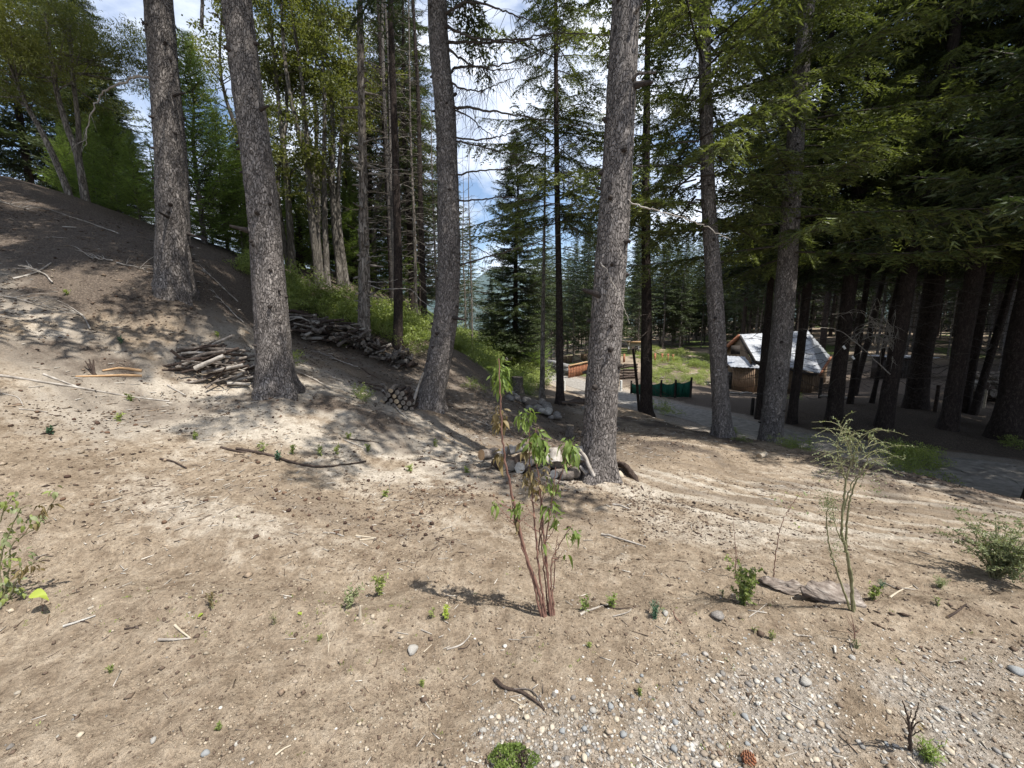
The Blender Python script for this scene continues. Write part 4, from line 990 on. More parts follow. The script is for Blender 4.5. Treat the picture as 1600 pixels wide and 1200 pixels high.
# firewood in front of the nearest trunk
for i, (x0, y0, x1, y1, Y0, Y1, rp, k_, lab) in enumerate([
    (752, 711, 775, 706, 4.75, 4.95, 9, 'o', 'log with an orange sawn end at the left end of the near firewood'),
    (775, 712, 800, 700, 4.9, 5.1, 8, 's', 'silver split log lying over the left part of the near firewood'),
    (795, 705, 820, 698, 4.9, 5.0, 7, 's', 'upper thin silver log of the near firewood, behind the sapling'),
    (798, 727, 815, 716, 4.6, 4.95, 9, 'd', 'dark grey round beside the white sawn end in the near firewood'),
    (812, 731, 832, 722, 4.55, 4.85, 9, 'c', 'log with a clean white sawn face in the near firewood'),
    (826, 722, 850, 715, 4.7, 4.9, 8, 'c', 'second pale sawn face of the near firewood'),
    (843, 742, 862, 732, 4.5, 4.75, 7, 'd', 'small dark log low in the near firewood'),
    (835, 748, 820, 735, 4.45, 4.7, 8, 'd', 'dark bark log at the bottom of the near firewood'),
    (850, 723, 862, 704, 4.6, 4.75, 8, 's', 'grey weathered log standing tilted in the near firewood'),
    (869, 726, 866, 704, 4.55, 4.7, 11, 's', 'broad grey split log standing tilted in the near firewood'),
    (852, 737, 855, 728, 4.5, 4.8, 7, 'g', 'small round log end between the tilted grey logs and the ground'),
    (866, 741, 880, 738, 4.45, 4.6, 7, 'c', 'short pale barked log on the ground before the near firewood'),
    (878, 742, 895, 742, 4.43, 4.45, 7, 'c', 'short birch-white log lying crosswise before the near firewood'),
    (884, 720, 890, 700, 4.6, 4.75, 9, 'd', 'dark log behind the rightmost sapling leaves in the near firewood'),
    (898, 739, 905, 727, 4.45, 4.6, 9, 'g', 'stubby grey log close to the nearest trunk'),
    (905, 722, 908, 700, 4.5, 4.6, 11, 's', 'thick silver log leaning on the nearest trunk'),
    (786, 730, 772, 722, 4.6, 4.8, 6, 'd', 'dark twisted stick end at the left of the near firewood'),
    (840, 712, 848, 700, 4.8, 5.0, 8, 'd', 'dark log in the middle of the near firewood')]):
    a, b = P(x0, y0, Y0), P(x1, y1, Y1); r_ = rp / FP * 4.7
    a[2] = max(a[2], h1(a[0], a[1]) + r_ * .6); b[2] = max(b[2], h1(b[0], b[1]) + r_ * .6)
    ms = {'o': [M_logs, M_orange], 's': [M_silver, M_end_grey], 'd': [M_rot, M_end_grey], 'c': [M_logs, M_rockw], 'g': [M_logs, M_end_grey]}[k_]
    log_thing('firewood_log', a, b, r_, lab, 'log', 'firewood beside the nearest trunk', ms, k=12, bend=.02)
for i, (p_, lab) in enumerate([([(905, 703), (915, 715), (920, 728), (928, 744)], 'crooked grey branch leaning between the firewood and the nearest trunk'), ([(906, 728), (915, 738), (922, 745)], 'short grey root piece at the foot of the nearest trunk')]):
    single('dead_branch', tube(Acc(), catmull([P(x, y, 4.45 - .03 * j) for j, (x, y) in enumerate(p_)], 16), np.linspace(.02, .026, 16), 7, 0, wob=.12, seed=i), [M_silver], lab, 'branch')

def rock_acc(g2, s=(1, 1, 1), sub=2, amp=.28):
    import bmesh
    bm = bmesh.new(); bmesh.ops.create_icosphere(bm, subdivisions=sub, radius=1)
    V = np.array([v.co[:] for v in bm.verts]); F = np.array([[v.index for v in f.verts] for f in bm.faces]); bm.free()
    o_ = g2.uniform(0, 50, 3)
    r_ = 1 + amp * (vnoise(V[:, 0] * 1.3 + o_[0], V[:, 1] * 1.3 + V[:, 2] * 2 + o_[1], 3) * 2 + .5 * vnoise(V[:, 0] * 3 + o_[1], V[:, 1] * 3 + V[:, 2] * 4 + o_[2], 4))
    V = V * r_[:, None]
    for _ in range(9):           # chisel flat faces
        n_ = nrm(g2.normal(0, 1, 3)); d_ = V @ n_; lim = g2.uniform(.62, .9); V -= np.maximum(d_ - lim, 0)[:, None] * n_
    return Acc().add(V * np.array(s), F)
RM = [rock_acc(LG, (1, .8, .6)) for _ in range(6)]
RMm = {}
def rock_me(i, m):
    if (i, m.name) not in RMm: RMm[(i, m.name)] = RM[i].mesh('rock', [m])
    return RMm[(i, m.name)]
def rock(p_, s, m, label, cat='stone', group=None, name='rock', i=None, sink=.25, up=0.0):
    i = int(LG.integers(6)) if i is None else i
    o = link(name, rock_me(i, m), None, (p_[0], p_[1], p_[2] + s * (.6 - sink) + up), LG.uniform(0, 6.28), (s, s, s)); o.rotation_euler[0] = LG.uniform(-.3, .3)
    return tag(o, label, cat, group)
# heap of stones by the thin pale trunk
for i in range(34):
    px, py = LG.uniform(0, 1), 0
    t_ = LG.uniform(0, 1); q = P(818 + 42 * t_ + LG.normal(0, 10), 618 + 28 * t_ + LG.normal(0, 4), 11.2 - 1.3 * t_)
    q[2] = h1(q[0], q[1]); rock(q, LG.uniform(.07, .19), [M_rock, M_rockw, M_rock, M_logs][i % 4], 'pale stone in the heap on the bank by the thin pale trunk', 'stone', 'stones heaped on the bank', up=LG.uniform(0, .12))
for (px, py, s, m, lab) in [(855, 646, .26, M_rock, 'largest pale boulder at the lower end of the stone heap'), (903, 628, .22, M_rot, 'dark boulder behind the nearest trunk, by the road bank'), (915, 640, .16, M_silver, 'pale slab of wood and stone by the dark boulder'),
                            (893, 633, .16, M_logs, 'grey-brown stone left of the dark boulder'), (968, 745, .075, M_rockt, 'rounded tan stone under the rotted root right of the nearest trunk'), (1018, 648, .12, M_rockt, 'stone at the foot of the dark trunk by the road'),
                            (645, 1017, .034, M_rockw, 'whitish flat stone on the bare soil below the red-stemmed sapling'), (1120, 965, .04, M_rock, 'pale stone left of the tall wispy shrub'), (1258, 1068, .03, M_rockw, 'largest pale pebble in the middle of the gravel'),
                            (1040, 960, .022, M_rockw, 'small white stone by the bluish grass tuft'), (973, 1149, .017, M_rockg, 'rounded grey pebble with a dark rim in the gravel'), (1586, 1050, .03, M_rockg, 'dark grey stone at the edge of the gravel'), (240, 1158, .015, M_rockw, 'lone white pebble in the soil at the lower left'),
                            (322, 1178, .017, M_rockg, 'grey-blue pebble in the soil at the lower left'), (125, 1150, .014, M_rockt, 'small tan pebble lower left, near the edge'), (1000, 620, .1, M_rockt, 'stone by the post at the road')]:
    rock(G(px, py), s, m, lab)
# stump and logs
def stump(px, py, r_, h_, label):
    q = G(px, py); a = Acc(); tube(a, [q - [0, 0, .1], q + [0, 0, .03], q + [0, 0, h_ * .5], q + [.01, 0, h_]], [r_ * 1.5, r_ * 1.25, r_, r_ * .95], 14, 0, cap=(1,), wob=.07, seed=int(px))
    return single('stump', a, [M_logs, M_cut], label, 'stump')
stump(890, 682, .085, .26, 'small sawn stump on the slope behind the nearest trunk')
stump(808, 613, .20, .55, 'grey stump on the bank left of the thin pale trunk')
log_thing('log', G(1186, 716) + [0, 0, .035], G(1197, 713) + [0, .03, .035], .043, 'short pale log lying alone on the bare dirt before the leaning conifer', 'log', None, [M_rockt, M_cut], k=12)
# rotted root right of the nearest trunk
a = Acc(); q = [G(950, 730) + [0, 0, .03], G(972, 733) + [0, 0, .06], G(990, 748) + [0, 0, .03], G(1006, 768) + [0, 0, -.01]]
tube(a, catmull(q, 22), np.r_[np.linspace(.025, .045, 11), np.linspace(.045, .012, 11)], 10, 0, wob=.3, seed=4)
single('rotted_root', a, [M_rot], 'dark rotted root arching out of the soil right of the nearest trunk', 'root')
# rotted stump chunk by the wispy shrub
def chunk(pxs, s3, label, m, seed):
    g2 = np.random.default_rng(seed); q = G(*pxs); a = rock_acc(g2, s3, 4, .45); V = a.v[0]
    V += .02 * np.c_[vnoise(V[:, 0] * 40, V[:, 2] * 90, 1), vnoise(V[:, 0] * 40, V[:, 2] * 90, 2), vnoise(V[:, 0] * 30, V[:, 2] * 70, 3)]
    a.v[0] = V @ rotz(-.25).T + q + [0, 0, s3[2] * .45]
    return single('rotted_stump', a, [m], label, 'stump')
M_chunk = simple('weathered_stump_wood', [(.3, (.06, .045, .037)), (.5, (.20, .165, .14)), (.75, (.38, .34, .30))], 14, stretch=(1, 1, 5), bump=1, dist=.02)
chunk((1298, 940), (.15, .09, .075), 'flaking grey stump remnant under the tall wispy shrub, dark beneath', M_chunk, 3)
chunk((1232, 922), (.12, .06, .045), 'crumbling half-buried piece of stump left of the larger remnant', M_chunk, 4)

# sticks lying on the soil: (points, radius px, material, label)
def ground_stick(pts, rpx, m, label, name='stick', lift=.5, cat='stick', end=None):
    q = [G(x, y) for x, y in pts]; r_ = rpx / FP * campx(q[0]); q = [p_ + np.array([0, 0, r_ * lift + .003]) for p_ in q]
    n = max(10, 5 * len(q)); c = catmull(q, n) if len(q) > 2 else q[0] + np.linspace(0, 1, n)[:, None] * (q[1] - q[0])
    c[:, 2] = np.maximum(c[:, 2], hgt(c[:, 0], c[:, 1]) + r_ * .3)
    a = tube(Acc(), c, r_ * (1 - .45 * np.linspace(0, 1, n)), 8, 0, cap=(1,), wob=.10, seed=int(pts[0][0]))
    return single(name, a, [m, end or M_cut], label, cat)
for (pts_, rp, m, lab) in [
    ([(0, 588), (60, 597), (140, 610), (210, 622), (265, 628)], 3.6, M_silver, 'long pale pole lying on the slope at the left edge'),
    ([(68, 586), (95, 596), (122, 606)], 3.2, M_silver, 'short wide pale stick beside the long pole'),
    ([(222, 581), (200, 578), (185, 577), (160, 581)], 4.0, M_orange, 'upper of two barkless orange roots on the slope'),
    ([(222, 589), (190, 588), (160, 589), (118, 590)], 3.8, M_orange, 'lower of two barkless orange roots on the slope'),
    ([(262, 603), (276, 611), (291, 619)], 2.6, M_silver, 'white stick below the brush pile'),
    ([(5, 616), (28, 622), (37, 636)], 1.8, M_silver, 'thin bent white stick near the left edge below the pole'), ([(30, 640), (55, 642), (75, 645)], 2.0, M_silver, 'thin white stick ending the bent one near the left edge'),
    ([(250, 718), (270, 722), (293, 733)], 2.6, M_rot, 'dark stick on the lit slope below the brush pile'),
    ([(20, 437), (40, 432), (60, 425), (80, 412)], 2.8, M_silver, 'grey branch on the shaded slope at the left edge'),
    ([(370, 702), (420, 712), (470, 727), (520, 730), (572, 722)], 3.6, M_rot, 'long dark strip of rotted bark among the seedlings on the slope'),
    ([(345, 700), (370, 706), (398, 708)], 3.2, M_rot, 'dark rotted stick left of the long bark strip'),
    ([(538, 688), (560, 697), (580, 706)], 2.0, M_silver, 'pale stick just above the long bark strip'), ([(545, 687), (575, 690), (592, 692)], 1.6, M_rot, 'thin dark twig above the long bark strip'),
    ([(675, 718), (692, 722), (712, 726)], 1.8, M_rot, 'dark twig on the pale slope below the shade'),
    ([(505, 833), (522, 834), (538, 839)], 2.0, M_silver, 'small pale stick on the soil between slope and foreground'),
    ([(556, 838), (588, 842)], 2.4, M_rockt, 'upper one of two pale splinters lying together'), ([(562, 845), (584, 843)], 2.4, M_rockt, 'lower one of two pale splinters lying together'),
    ([(940, 836), (965, 842), (1010, 856)], 3.2, M_silver, 'pale stick lying right of the sapling on the soil'), ([(957, 789), (970, 791), (984, 797)], 3.0, M_silver, 'short grey stick below the rotted root'),
    ([(100, 980), (125, 972), (150, 963)], 3.2, M_rockw, 'straight white stick near the yellow-green leaf'), ([(108, 975), (125, 972), (140, 974)], 2.2, M_rot, 'small dark stick touching the straight white one'),
    ([(248, 1001), (272, 1001), (297, 999)], 3.6, M_silver, 'lower arm of a broken V-shaped stick on the foreground soil'), ([(273, 978), (284, 988), (298, 999)], 3.0, M_rockt, 'upper arm of a broken V-shaped stick on the foreground soil'),
    ([(195, 984), (208, 982), (222, 977)], 2.6, M_rot, 'curved dark bark scrap left of the V-shaped stick'),
    ([(511, 990), (514, 1005), (513, 1021)], 1.4, M_rockt, 'very thin pale stem lying on the soil at the lower middle'),
    ([(698, 1016), (718, 1010), (730, 1000), (736, 991)], 2.6, M_silver, 'curved pale stick on the soil below the sapling'), ([(716, 1015), (728, 1013), (734, 1007)], 1.4, M_rot, 'thin dark twig beside the curved pale stick'),
    ([(658, 985), (675, 992)], 1.8, M_silver, 'tiny stick near the whitish flat stone'), ([(662, 1020), (675, 1008)], 1.5, M_rockt, 'thin straw beside the whitish flat stone'),
    ([(773, 1063), (790, 1077), (812, 1082), (835, 1096), (852, 1112)], 4.6, M_rot, 'long splintered dark bark strip above the green cushion plant'), ([(778, 1070), (796, 1078), (825, 1078), (842, 1092), (855, 1118)], 2.2, M_logs, 'thin curled strip lying along the splintered dark bark'),
    ([(798, 1094), (808, 1099), (817, 1107)], 2.2, M_rockt, 'small pale splinter above the green cushion plant'),
    ([(906, 962), (930, 952), (958, 944)], 3.4, M_silver, 'grey stick among the little plants right of the sapling'), ([(958, 964), (980, 958), (996, 948)], 1.6, M_silver, 'thin grey stick beside the bluish grass tuft'), ([(938, 945), (960, 952), (985, 951)], 2.0, M_rot, 'dark twig behind the grey stick among the little plants'),
    ([(1390, 935), (1405, 925), (1425, 917)], 2.6, M_rockt, 'pale stick right of the tall wispy shrub'), ([(1382, 912), (1400, 920)], 1.8, M_silver, 'short pale twig right of the stump remnant'),
    ([(1480, 966), (1495, 957), (1510, 945)], 3.0, M_rot, 'dark twisted stick on the soil right of the low grass tuft'), ([(1170, 965), (1185, 955), (1198, 944)], 1.4, M_silver, 'thin pale stem lying by the small yellowish bush'),
    ([(1304, 1012), (1305, 1022)], 3.6, M_rockw, 'stubby white splinter before the tall wispy shrub'), ([(1326, 1000), (1332, 1018)], 1.6, M_silver, 'thin splinter right of the stubby white one'),
    ([(1240, 992), (1262, 995)], 1.6, M_silver, 'thin straight twig on the soil at the gravel edge'), ([(1180, 1125), (1190, 1140), (1200, 1152)], 3.0, M_rockw, 'white elongated splinter in the gravel'),
    ([(430, 1182), (443, 1172), (455, 1166)], 3.0, M_rockt, 'pale curled leaf-like splinter at the lower left of the soil'), ([(1065, 975), (1055, 965), (1052, 955)], 1.3, M_red, 'tiny red stem on the soil right of the bluish tuft'),
    ([(795, 1000), (812, 1001)], 1.3, M_silver, 'thin straw below the red stems'), ([(1148, 1085), (1165, 1094)], 1.5, M_silver, 'little stick in the middle of the gravel'),
    ([(900, 560), (920, 572)], 1.5, M_silver, 'far pale pole lying by the road')]:
    ground_stick(pts_, rp * .62, m, lab)
a = Acc(); q = G(148, 586)
for k_, (dx, dz) in enumerate([(-.09, .17), (-.06, .19), (-.03, .18), (-.11, .12)]):
    tube(a, catmull([q, q + [dx * .5, .01, dz * .4], q + [dx, .02 * k_, dz]], 7), np.linspace(.018, .006, 7), 6, 0, wob=.2)
single('root', a, [M_rot], 'dark reddish root prongs standing up at the end of the barkless orange roots', 'root')
a = Acc(); q = G(563, 966); tube(a, [q - [0, 0, .02], q + [0, 0, .03], q + [.005, 0, .075]], [.011, .009, .005], 6, 0)
single('stake', a, [M_rockt], 'short pale wood splinter standing upright in the soil', 'stake')
# loose branchy sticks on the shaded upper slope
for i, (px, py, an, ln) in enumerate([(30, 470, 20, 1.2), (60, 430, 150, .7), (15, 320, 10, .8), (150, 400, 170, .6), (355, 480, 150, .8), (340, 440, 160, .9), (130, 350, 175, 1.4), (480, 590, 150, 1), (545, 600, 155, 1.0), (210, 420, 10, .5), (750, 660, 160, .8), (120, 500, 160, .45), (700, 690, 140, .6), (610, 560, 155, 1.0), (520, 560, 160, 1.2)]):
    q = G(px, py); a = Acc(); g2 = np.random.default_rng(i); d = np.array([math.cos(R(an)), math.sin(R(an)) * .6, 0]) * ln / 2
    pts_ = [q - d, q + g2.normal(0, .05, 3), q + d]; pts_ = np.array([[p_[0], p_[1], h1(p_[0], p_[1]) + .02] for p_ in pts_]); c = catmull(pts_, 14); c[:, 2] = hgt(c[:, 0], c[:, 1]) + .02 + np.abs(g2.normal(0, .01, 14))
    tube(a, c, np.linspace(.011, .003, 14), 5, 0, wob=.2)
    for _ in range(7):
        j = g2.integers(3, 12); e = c[j] + nrm([d[0], d[1] + g2.normal(0, .4), g2.uniform(0, .25)]) * g2.uniform(.1, .35); tube(a, catmull([c[j], (c[j] + e) / 2 + [0, 0, .02], e], 5), np.linspace(.006, .002, 5), 4, 0, cap=False)
    single('dead_branch', a, [M_silver], ['dead twiggy branch lying in the shade at the left edge', 'dead twiggy branch lying on the slope'][i > 0] if i in (0,) else 'dead twiggy branch lying on the bare slope among the big trunks', 'branch', None if i == 0 else 'dead branches strewn on the slope')

# ================================================================ CABIN AND CLEARING
M_tin = simple('corrugated_metal_roof', [(.35, (.26, .27, .29)), (.65, (.46, .48, .51))], 4, rough=.45, bump=0, metallic=.35, spec=.5)
M_board = simple('brown_board', [(.3, (.10, .065, .04)), (.7, (.24, .17, .11))], 5, stretch=(6, 6, .5), bump=.3)
M_boardl = simple('light_porch_board', [(.3, (.17, .11, .07)), (.7, (.32, .22, .15))], 5, stretch=(6, 6, .5), bump=.3)
M_fascia = simple('orange_stained_timber', [(.3, (.21, .085, .045)), (.7, (.36, .16, .09))], 5, bump=.2)
M_darkw = simple('dark_timber', [(.3, (.02, .017, .015)), (.7, (.06, .05, .045))], 5, bump=.2)
M_white = simple('white_painted', [(.3, (.62, .62, .60)), (.7, (.78, .78, .76))], 5, bump=.1)
M_stonew = simple('rough_stone_base', [(.3, (.10, .10, .10)), (.7, (.28, .27, .26))], 8, bump=.6)
gA, gN = P(1155, 523, 24), None
L_far = P(1130, 545, 26.0); L_near = P(1178, 563, 21.8)
Rr = P(1262, 517, 25.5); R_near = P(1280, 583, 22.0); R_cor = P(1297, 557, 25.8)
cab = empty('cabin', 'small timber cabin with a bright corrugated metal roof among the dark trunks', 'cabin', tuple(P(1200, 606, 23.5)))
def corr(a_, b_, c_, d_, n, root, name, th=.04, mt=M_tin):
    """sheet a-b (ridge) down to d-c (eave), built of n raised corrugations"""
    a_, b_, c_, d_ = map(np.asarray, (a_, b_, c_, d_)); nn = nrm(np.cross(b_ - a_, d_ - a_)); nn = nn if nn[2] > 0 else -nn
    ac = Acc(); V = []
    for i in range(n * 2 + 1):
        t_ = i / (n * 2); off = nn * (.035 if i % 2 else 0)
        V += [a_ + (b_ - a_) * t_ + off, d_ + (c_ - d_) * t_ + off]
    V = np.array(V); i = np.arange(n * 2) * 2; ac.add(V, np.stack([i, i + 2, i + 3, i + 1], -1)); ac.add(V - nn * th, np.stack([i + 1, i + 3, i + 2, i], -1))
    return part(name, ac, mt, root)
EXT = (R_near - L_near)
corr(gA, Rr, R_near, L_near, 34, cab, 'roof_sheet')
corr(Rr, Rr + (R_cor - Rr) * .02, R_near + (R_cor - R_near) * .0, R_near, 3, cab, 'ridge_flashing')
corr(Rr, R_cor, R_cor + (R_near - R_cor) * .98, R_near, 8, cab, 'end_roof_sheet')
corr(gA, Rr, R_cor + [0, 1.5, -.3], L_far, 30, cab, 'rear_roof_sheet')
def beam(a_, b_, s_, mt, root, name, up=(0, 0, 1)):
    a_, b_ = np.asarray(a_, float), np.asarray(b_, float); t_ = nrm(b_ - a_); s1 = nrm(np.cross(t_, up)) * s_[0] / 2; u1 = nrm(np.cross(s1, t_)) * s_[1] / 2
    V = np.array([a_ - s1 - u1, a_ + s1 - u1, a_ + s1 + u1, a_ - s1 + u1, b_ - s1 - u1, b_ + s1 - u1, b_ + s1 + u1, b_ - s1 + u1])
    return part(name, Acc().add(V, [[3, 2, 1, 0], [4, 5, 6, 7], [0, 1, 5, 4], [1, 2, 6, 5], [2, 3, 7, 6], [3, 0, 4, 7]]), mt, root)
beam(L_far + [-.05, -.1, -.08], gA + [-.05, -.1, -.08], (.08, .22), M_fascia, cab, 'fascia')
beam(gA + [0, -.1, -.08], L_near + [0, -.1, -.08], (.08, .16), M_darkw, cab, 'fascia')
beam(R_near + [0, -.08, -.08], R_cor + [0, -.08, -.08], (.08, .18), M_fascia, cab, 'fascia')
beam(L_near + [.1, .05, -.1], R_near + [-.1, .05, -.1], (.08, .12), M_darkw, cab, 'eave_board')
zg = P(1200, 607, 23.5)[2]
def wall_boards(a_, b_, ztop_a, ztop_b, n, mt, root, name='board', zb=None, th=.05):
    for i in range(n):
        t0, t1 = i / n, (i + .93) / n; p0, p1 = a_ + (b_ - a_) * t0, a_ + (b_ - a_) * t1
        z0 = zg if zb is None else zb; za, zb_ = ztop_a + (ztop_b - ztop_a) * t0, ztop_a + (ztop_b - ztop_a) * t1
        slab(A0 := Acc(), [[p0[0], p0[1], z0 - .2], [p1[0], p1[1], z0 - .2], [p1[0], p1[1], zb_], [p0[0], p0[1], za]], th + .01 * (i % 2)); part(name, A0, mt, root)
gm = gA * 1.0
wall_boards(L_far + [.2, 0, 0], gA + [0, .0, 0], L_far[2] - .1, gA[2] - .15, 8, M_board, cab)
wall_boards(gA + [0, 0, 0], L_near + [-.05, .2, 0], gA[2] - .15, L_near[2] - .1, 10, M_board, cab)
wall_boards(L_near + [0, .3, 0], R_near + [-.15, .3, 0], L_near[2] - .12, R_near[2] - .12, 26, M_board, cab)
wall_boards(R_near + [-.12, .3, 0], R_cor + [-.1, 0, 0], R_near[2] - .12, R_cor[2] - .12, 8, M_board, cab)
# lean-to porch of light boards in front of the gable
pA, pB, pC = P(1143, 606, 22.6), P(1178, 604, 21.6), P(1136, 600, 24.2)
zt = P(1150, 574, 22.3)[2]
wall_boards(pA, pB, zt, zt + .05, 12, M_boardl, cab, zb=pA[2])
corr([pA[0] - .2, pA[1] + 1.2, zt + .55], [pB[0] + .2, pB[1] + 1.2, zt + .55], [pB[0] + .25, pB[1] - .25, zt + .02], [pA[0] - .25, pA[1] - .25, zt + .02], 8, cab, 'porch_roof_sheet')
for q in (pA + [-.05, -.12, 0], pA + [.38, -.1, 0]): beam([q[0], q[1], pA[2] - .1], [q[0], q[1], zt + .05], (.10, .10), M_fascia, cab, 'porch_post')
box(Acc_ := Acc(), P(1132, 598, 23.4) + [0, 0, .15], (.55, .8, 1.0)); part('stone_chimney_base', Acc_, M_stonew, cab)
w_ = Acc(); q = P(1172, 548, 21.75); box(w_, [q[0] - .35, 22.55, q[2]], (.5, .06, .5)); part('window', w_, M_darkw, cab)
# dark shed
sh = empty('shed', 'low dark shed with a flat pale roof deep between the trunks', 'shed', tuple(G(1425, 590)))
q = np.array(sh.location); a = Acc(); 
for i in range(12): box(a2 := Acc(), q + [-.95 + i * .17, 0, .45], (.16, .05, 1.3)); part('board', a2, M_darkw, sh)
box(a2 := Acc(), q + [0, .8, .45], (2.0, 1.5, 1.28)); part('wall', a2, M_darkw, sh)
box(a2 := Acc(), q + [0, .75, 1.16], (2.4, 2.0, .06)); part('roof', a2, M_tin, sh)
box(a2 := Acc(), q + [-1.1, .1, .35], (.22, .05, .7)); part('panel', a2, M_white, sh)
# big log pile in the dark wood
for i in range(72):
    px = 1512 + LG.uniform(0, 100); r_ = LG.uniform(.09, .17); Y = 16.5 + LG.uniform(-.6, .6); x = (px - CX) / FP * (Y * cp + .3)
    row = LG.integers(0, 5); hmax = 1 if px > 1530 else .6
    z = h1(x, Y) + r_ + row * .22 * hmax
    d = np.array([LG.normal(-.15, .12), 1, LG.normal(0, .05)]) * .55
    log_thing('sawn_log', np.array([x, Y, z]) - d, np.array([x, Y, z]) + d, r_, 'thick grey log in the big log pile in the dark wood', 'log', 'logs in the big pile in the wood', [M_logs, M_end_grey] if i % 2 else [M_silver, M_rot], k=10)
# posts
def post(px, py0, py1, Y, wpx, m, label, name='post', tilt=0):
    q = P(px, py0, Y); q[2] = h1(q[0], q[1]); h_ = (py0 - py1) / FP * campx(q); r_ = wpx / 2 / FP * campx(q)
    a = tube(Acc(), [q - [0, 0, .15], q + [0, 0, h_ * .5], q + [tilt * h_, 0, h_]], [r_, r_, r_ * .92], 8, 0, wob=.05, seed=int(px)); return single(name, a, [m], label, 'post')
post(1175, 645, 618, 13.5, 5, M_darkw, 'short dark post left of the trunk before the cabin'); post(1279, 636, 604, 16, 4.5, M_darkw, 'short dark post in the lit ground before the cabin wall')
post(1458, 660, 618, 12, 5, M_rot, 'thin mossy post left of the thickest dark trunk'); post(1535, 650, 622, 14, 3, M_rockt, 'short pale stake before the big log pile')
post(970, 609, 592, 21, 4, M_white, 'white marker post beside the road'); post(957, 645, 621, 13.5, 4, M_tan, 'weathered wooden post right behind the nearest trunk')
post(882, 606, 590, 20, 3, M_white, 'small pale marker post on the left side of the road')
# leaning utility pole
up = empty('utility_pole', 'thin leaning pole with a short crossbar next to the dark trunk by the road', 'pole', tuple(G(1000, 640)))
q0, q1 = np.array(up.location), P(989, 543, 12.9)
part('pole', tube(Acc(), [q0 - [0, 0, .3], q0 * .5 + q1 * .5, q1], [.055, .05, .04], 8), M_rot, up, smooth=True)
part('crossbar', tube(Acc(), [q1 + [-.18, 0, -.08], q1 + [.22, -.05, .0]], [.02, .02], 6), M_darkw, up)
for dx in (-.14, .18): part('insulator', tube(Acc(), [q1 + [dx, 0, -.05], q1 + [dx, 0, .03]], [.02, .015], 7), M_white, up)
# green mesh fence
M_mesh = simple('green_shade_netting', [(.3, (.010, .075, .050)), (.7, (.022, .135, .095))], 30, bump=.2, rough=.7)
mf = empty('mesh_fence', 'low fence of dark green netting along the far side of the road', 'fence', tuple(G(1030, 620)))
fx = [(986, 610, 20.0), (1003, 617, 19.4), (1032, 624, 18.6), (1054, 630, 18.2), (1078, 634, 17.8)]
fp_ = [np.array([P(x, y, Y)[0], Y, h1(P(x, y, Y)[0], Y)]) for x, y, Y in fx]; hts = [.55, .62, .70, .72, .80]
for i in range(4):
    a = Acc(); n = 10
    for j in range(n):
        t0, t1 = j / n, (j + 1) / n; sg = lambda t: -.10 * math.sin(math.pi * t)
        p0, p1 = fp_[i] * (1 - t0) + fp_[i + 1] * t0, fp_[i] * (1 - t1) + fp_[i + 1] * t1; h0, h1_ = hts[i] * (1 - t0) + hts[i + 1] * t0 + sg(t0), hts[i] * (1 - t1) + hts[i + 1] * t1 + sg(t1)
        w0, w1 = .04 * math.sin(t0 * 14), .04 * math.sin(t1 * 14)
        slab(a, [p0 + [0, w0, .02], p1 + [0, w1, .02], p1 + [0, w1, h1_], p0 + [0, w0, h0]], .012)
    part('netting', a, M_mesh, mf)
for p_, h_ in zip(fp_, hts): part('fence_post', tube(Acc(), [p_ - [0, 0, .2], p_ + [0, 0, h_ + .12]], [.05, .045], 7), M_darkw, mf)
# stacked long logs (retaining) behind the white marker post
for i in range(6):
    for j in range(2):
        q = P(962 + j * 22, 600, 26 + i * .18); z = h1(q[0], q[1]) + .1 + i * .15
        log_thing('long_log', (q[0] - .45, q[1], z), (q[0] + .5, q[1] + .1, z), .085, 'dark log in the low retaining stack behind the white marker post', 'log', 'logs of the low retaining stack', [M_rot, M_end_grey], k=8)
# orange timber fence and grey bank on the far side of the road
of = empty('timber_fence', 'orange-brown timber fence at the bend of the road', 'fence', tuple(P(905, 588, 30)))
a0, a1 = P(889, 590, 28.5), P(925, 580, 33)
for i in range(16):
    t_ = i / 16; p_ = a0 * (1 - t_) + a1 * t_; z = h1(p_[0], p_[1]); box(a2 := Acc(), [p_[0], p_[1], z + .35], (.13, .07, 1.05), R(60)); part('board', a2, M_fascia, of)
tp = [a0 + [0, -.06, 0], a1 + [0, -.06, 0]]; beam([tp[0][0], tp[0][1], h1(a0[0], a0[1]) + .92], [tp[1][0], tp[1][1], h1(a1[0], a1[1]) + .92], (.16, .08), M_orange, of, 'top_rail')
rw = empty('retaining_wall', 'low grey stone wall where the road bends away', 'wall', tuple(P(865, 580, 34)))
b0, b1 = P(838, 574, 42), P(889, 592, 30)
for i in range(14):
    for j in range(3):
        t_ = (i + .5 * (j % 2)) / 14; p_ = b0 * (1 - t_) + b1 * t_; z = h1(p_[0], p_[1]); box(a2 := Acc(), [p_[0], p_[1], z + .1 + j * .3], (.92, .5, .28), math.atan2(b1[1] - b0[1], b1[0] - b0[0])); part('stone', a2, M_stonew, rw)
hut = empty('hut', 'tiny pale hut with an orange roof edge behind the clearing', 'hut', tuple(P(994, 562, 50)))
q = np.array(hut.location); q[2] = h1(q[0], q[1]); box(a2 := Acc(), q + [0, 0, .7], (1.9, 1.6, 1.5)); part('wall', a2, M_rockt, hut); box(a2 := Acc(), q + [0, 0, 1.5], (2.3, 2.0, .14)); part('roof', a2, M_orange, hut); box(a2 := Acc(), q + [-.2, -.82, .5], (.5, .06, 1.0)); part('door', a2, M_darkw, hut)
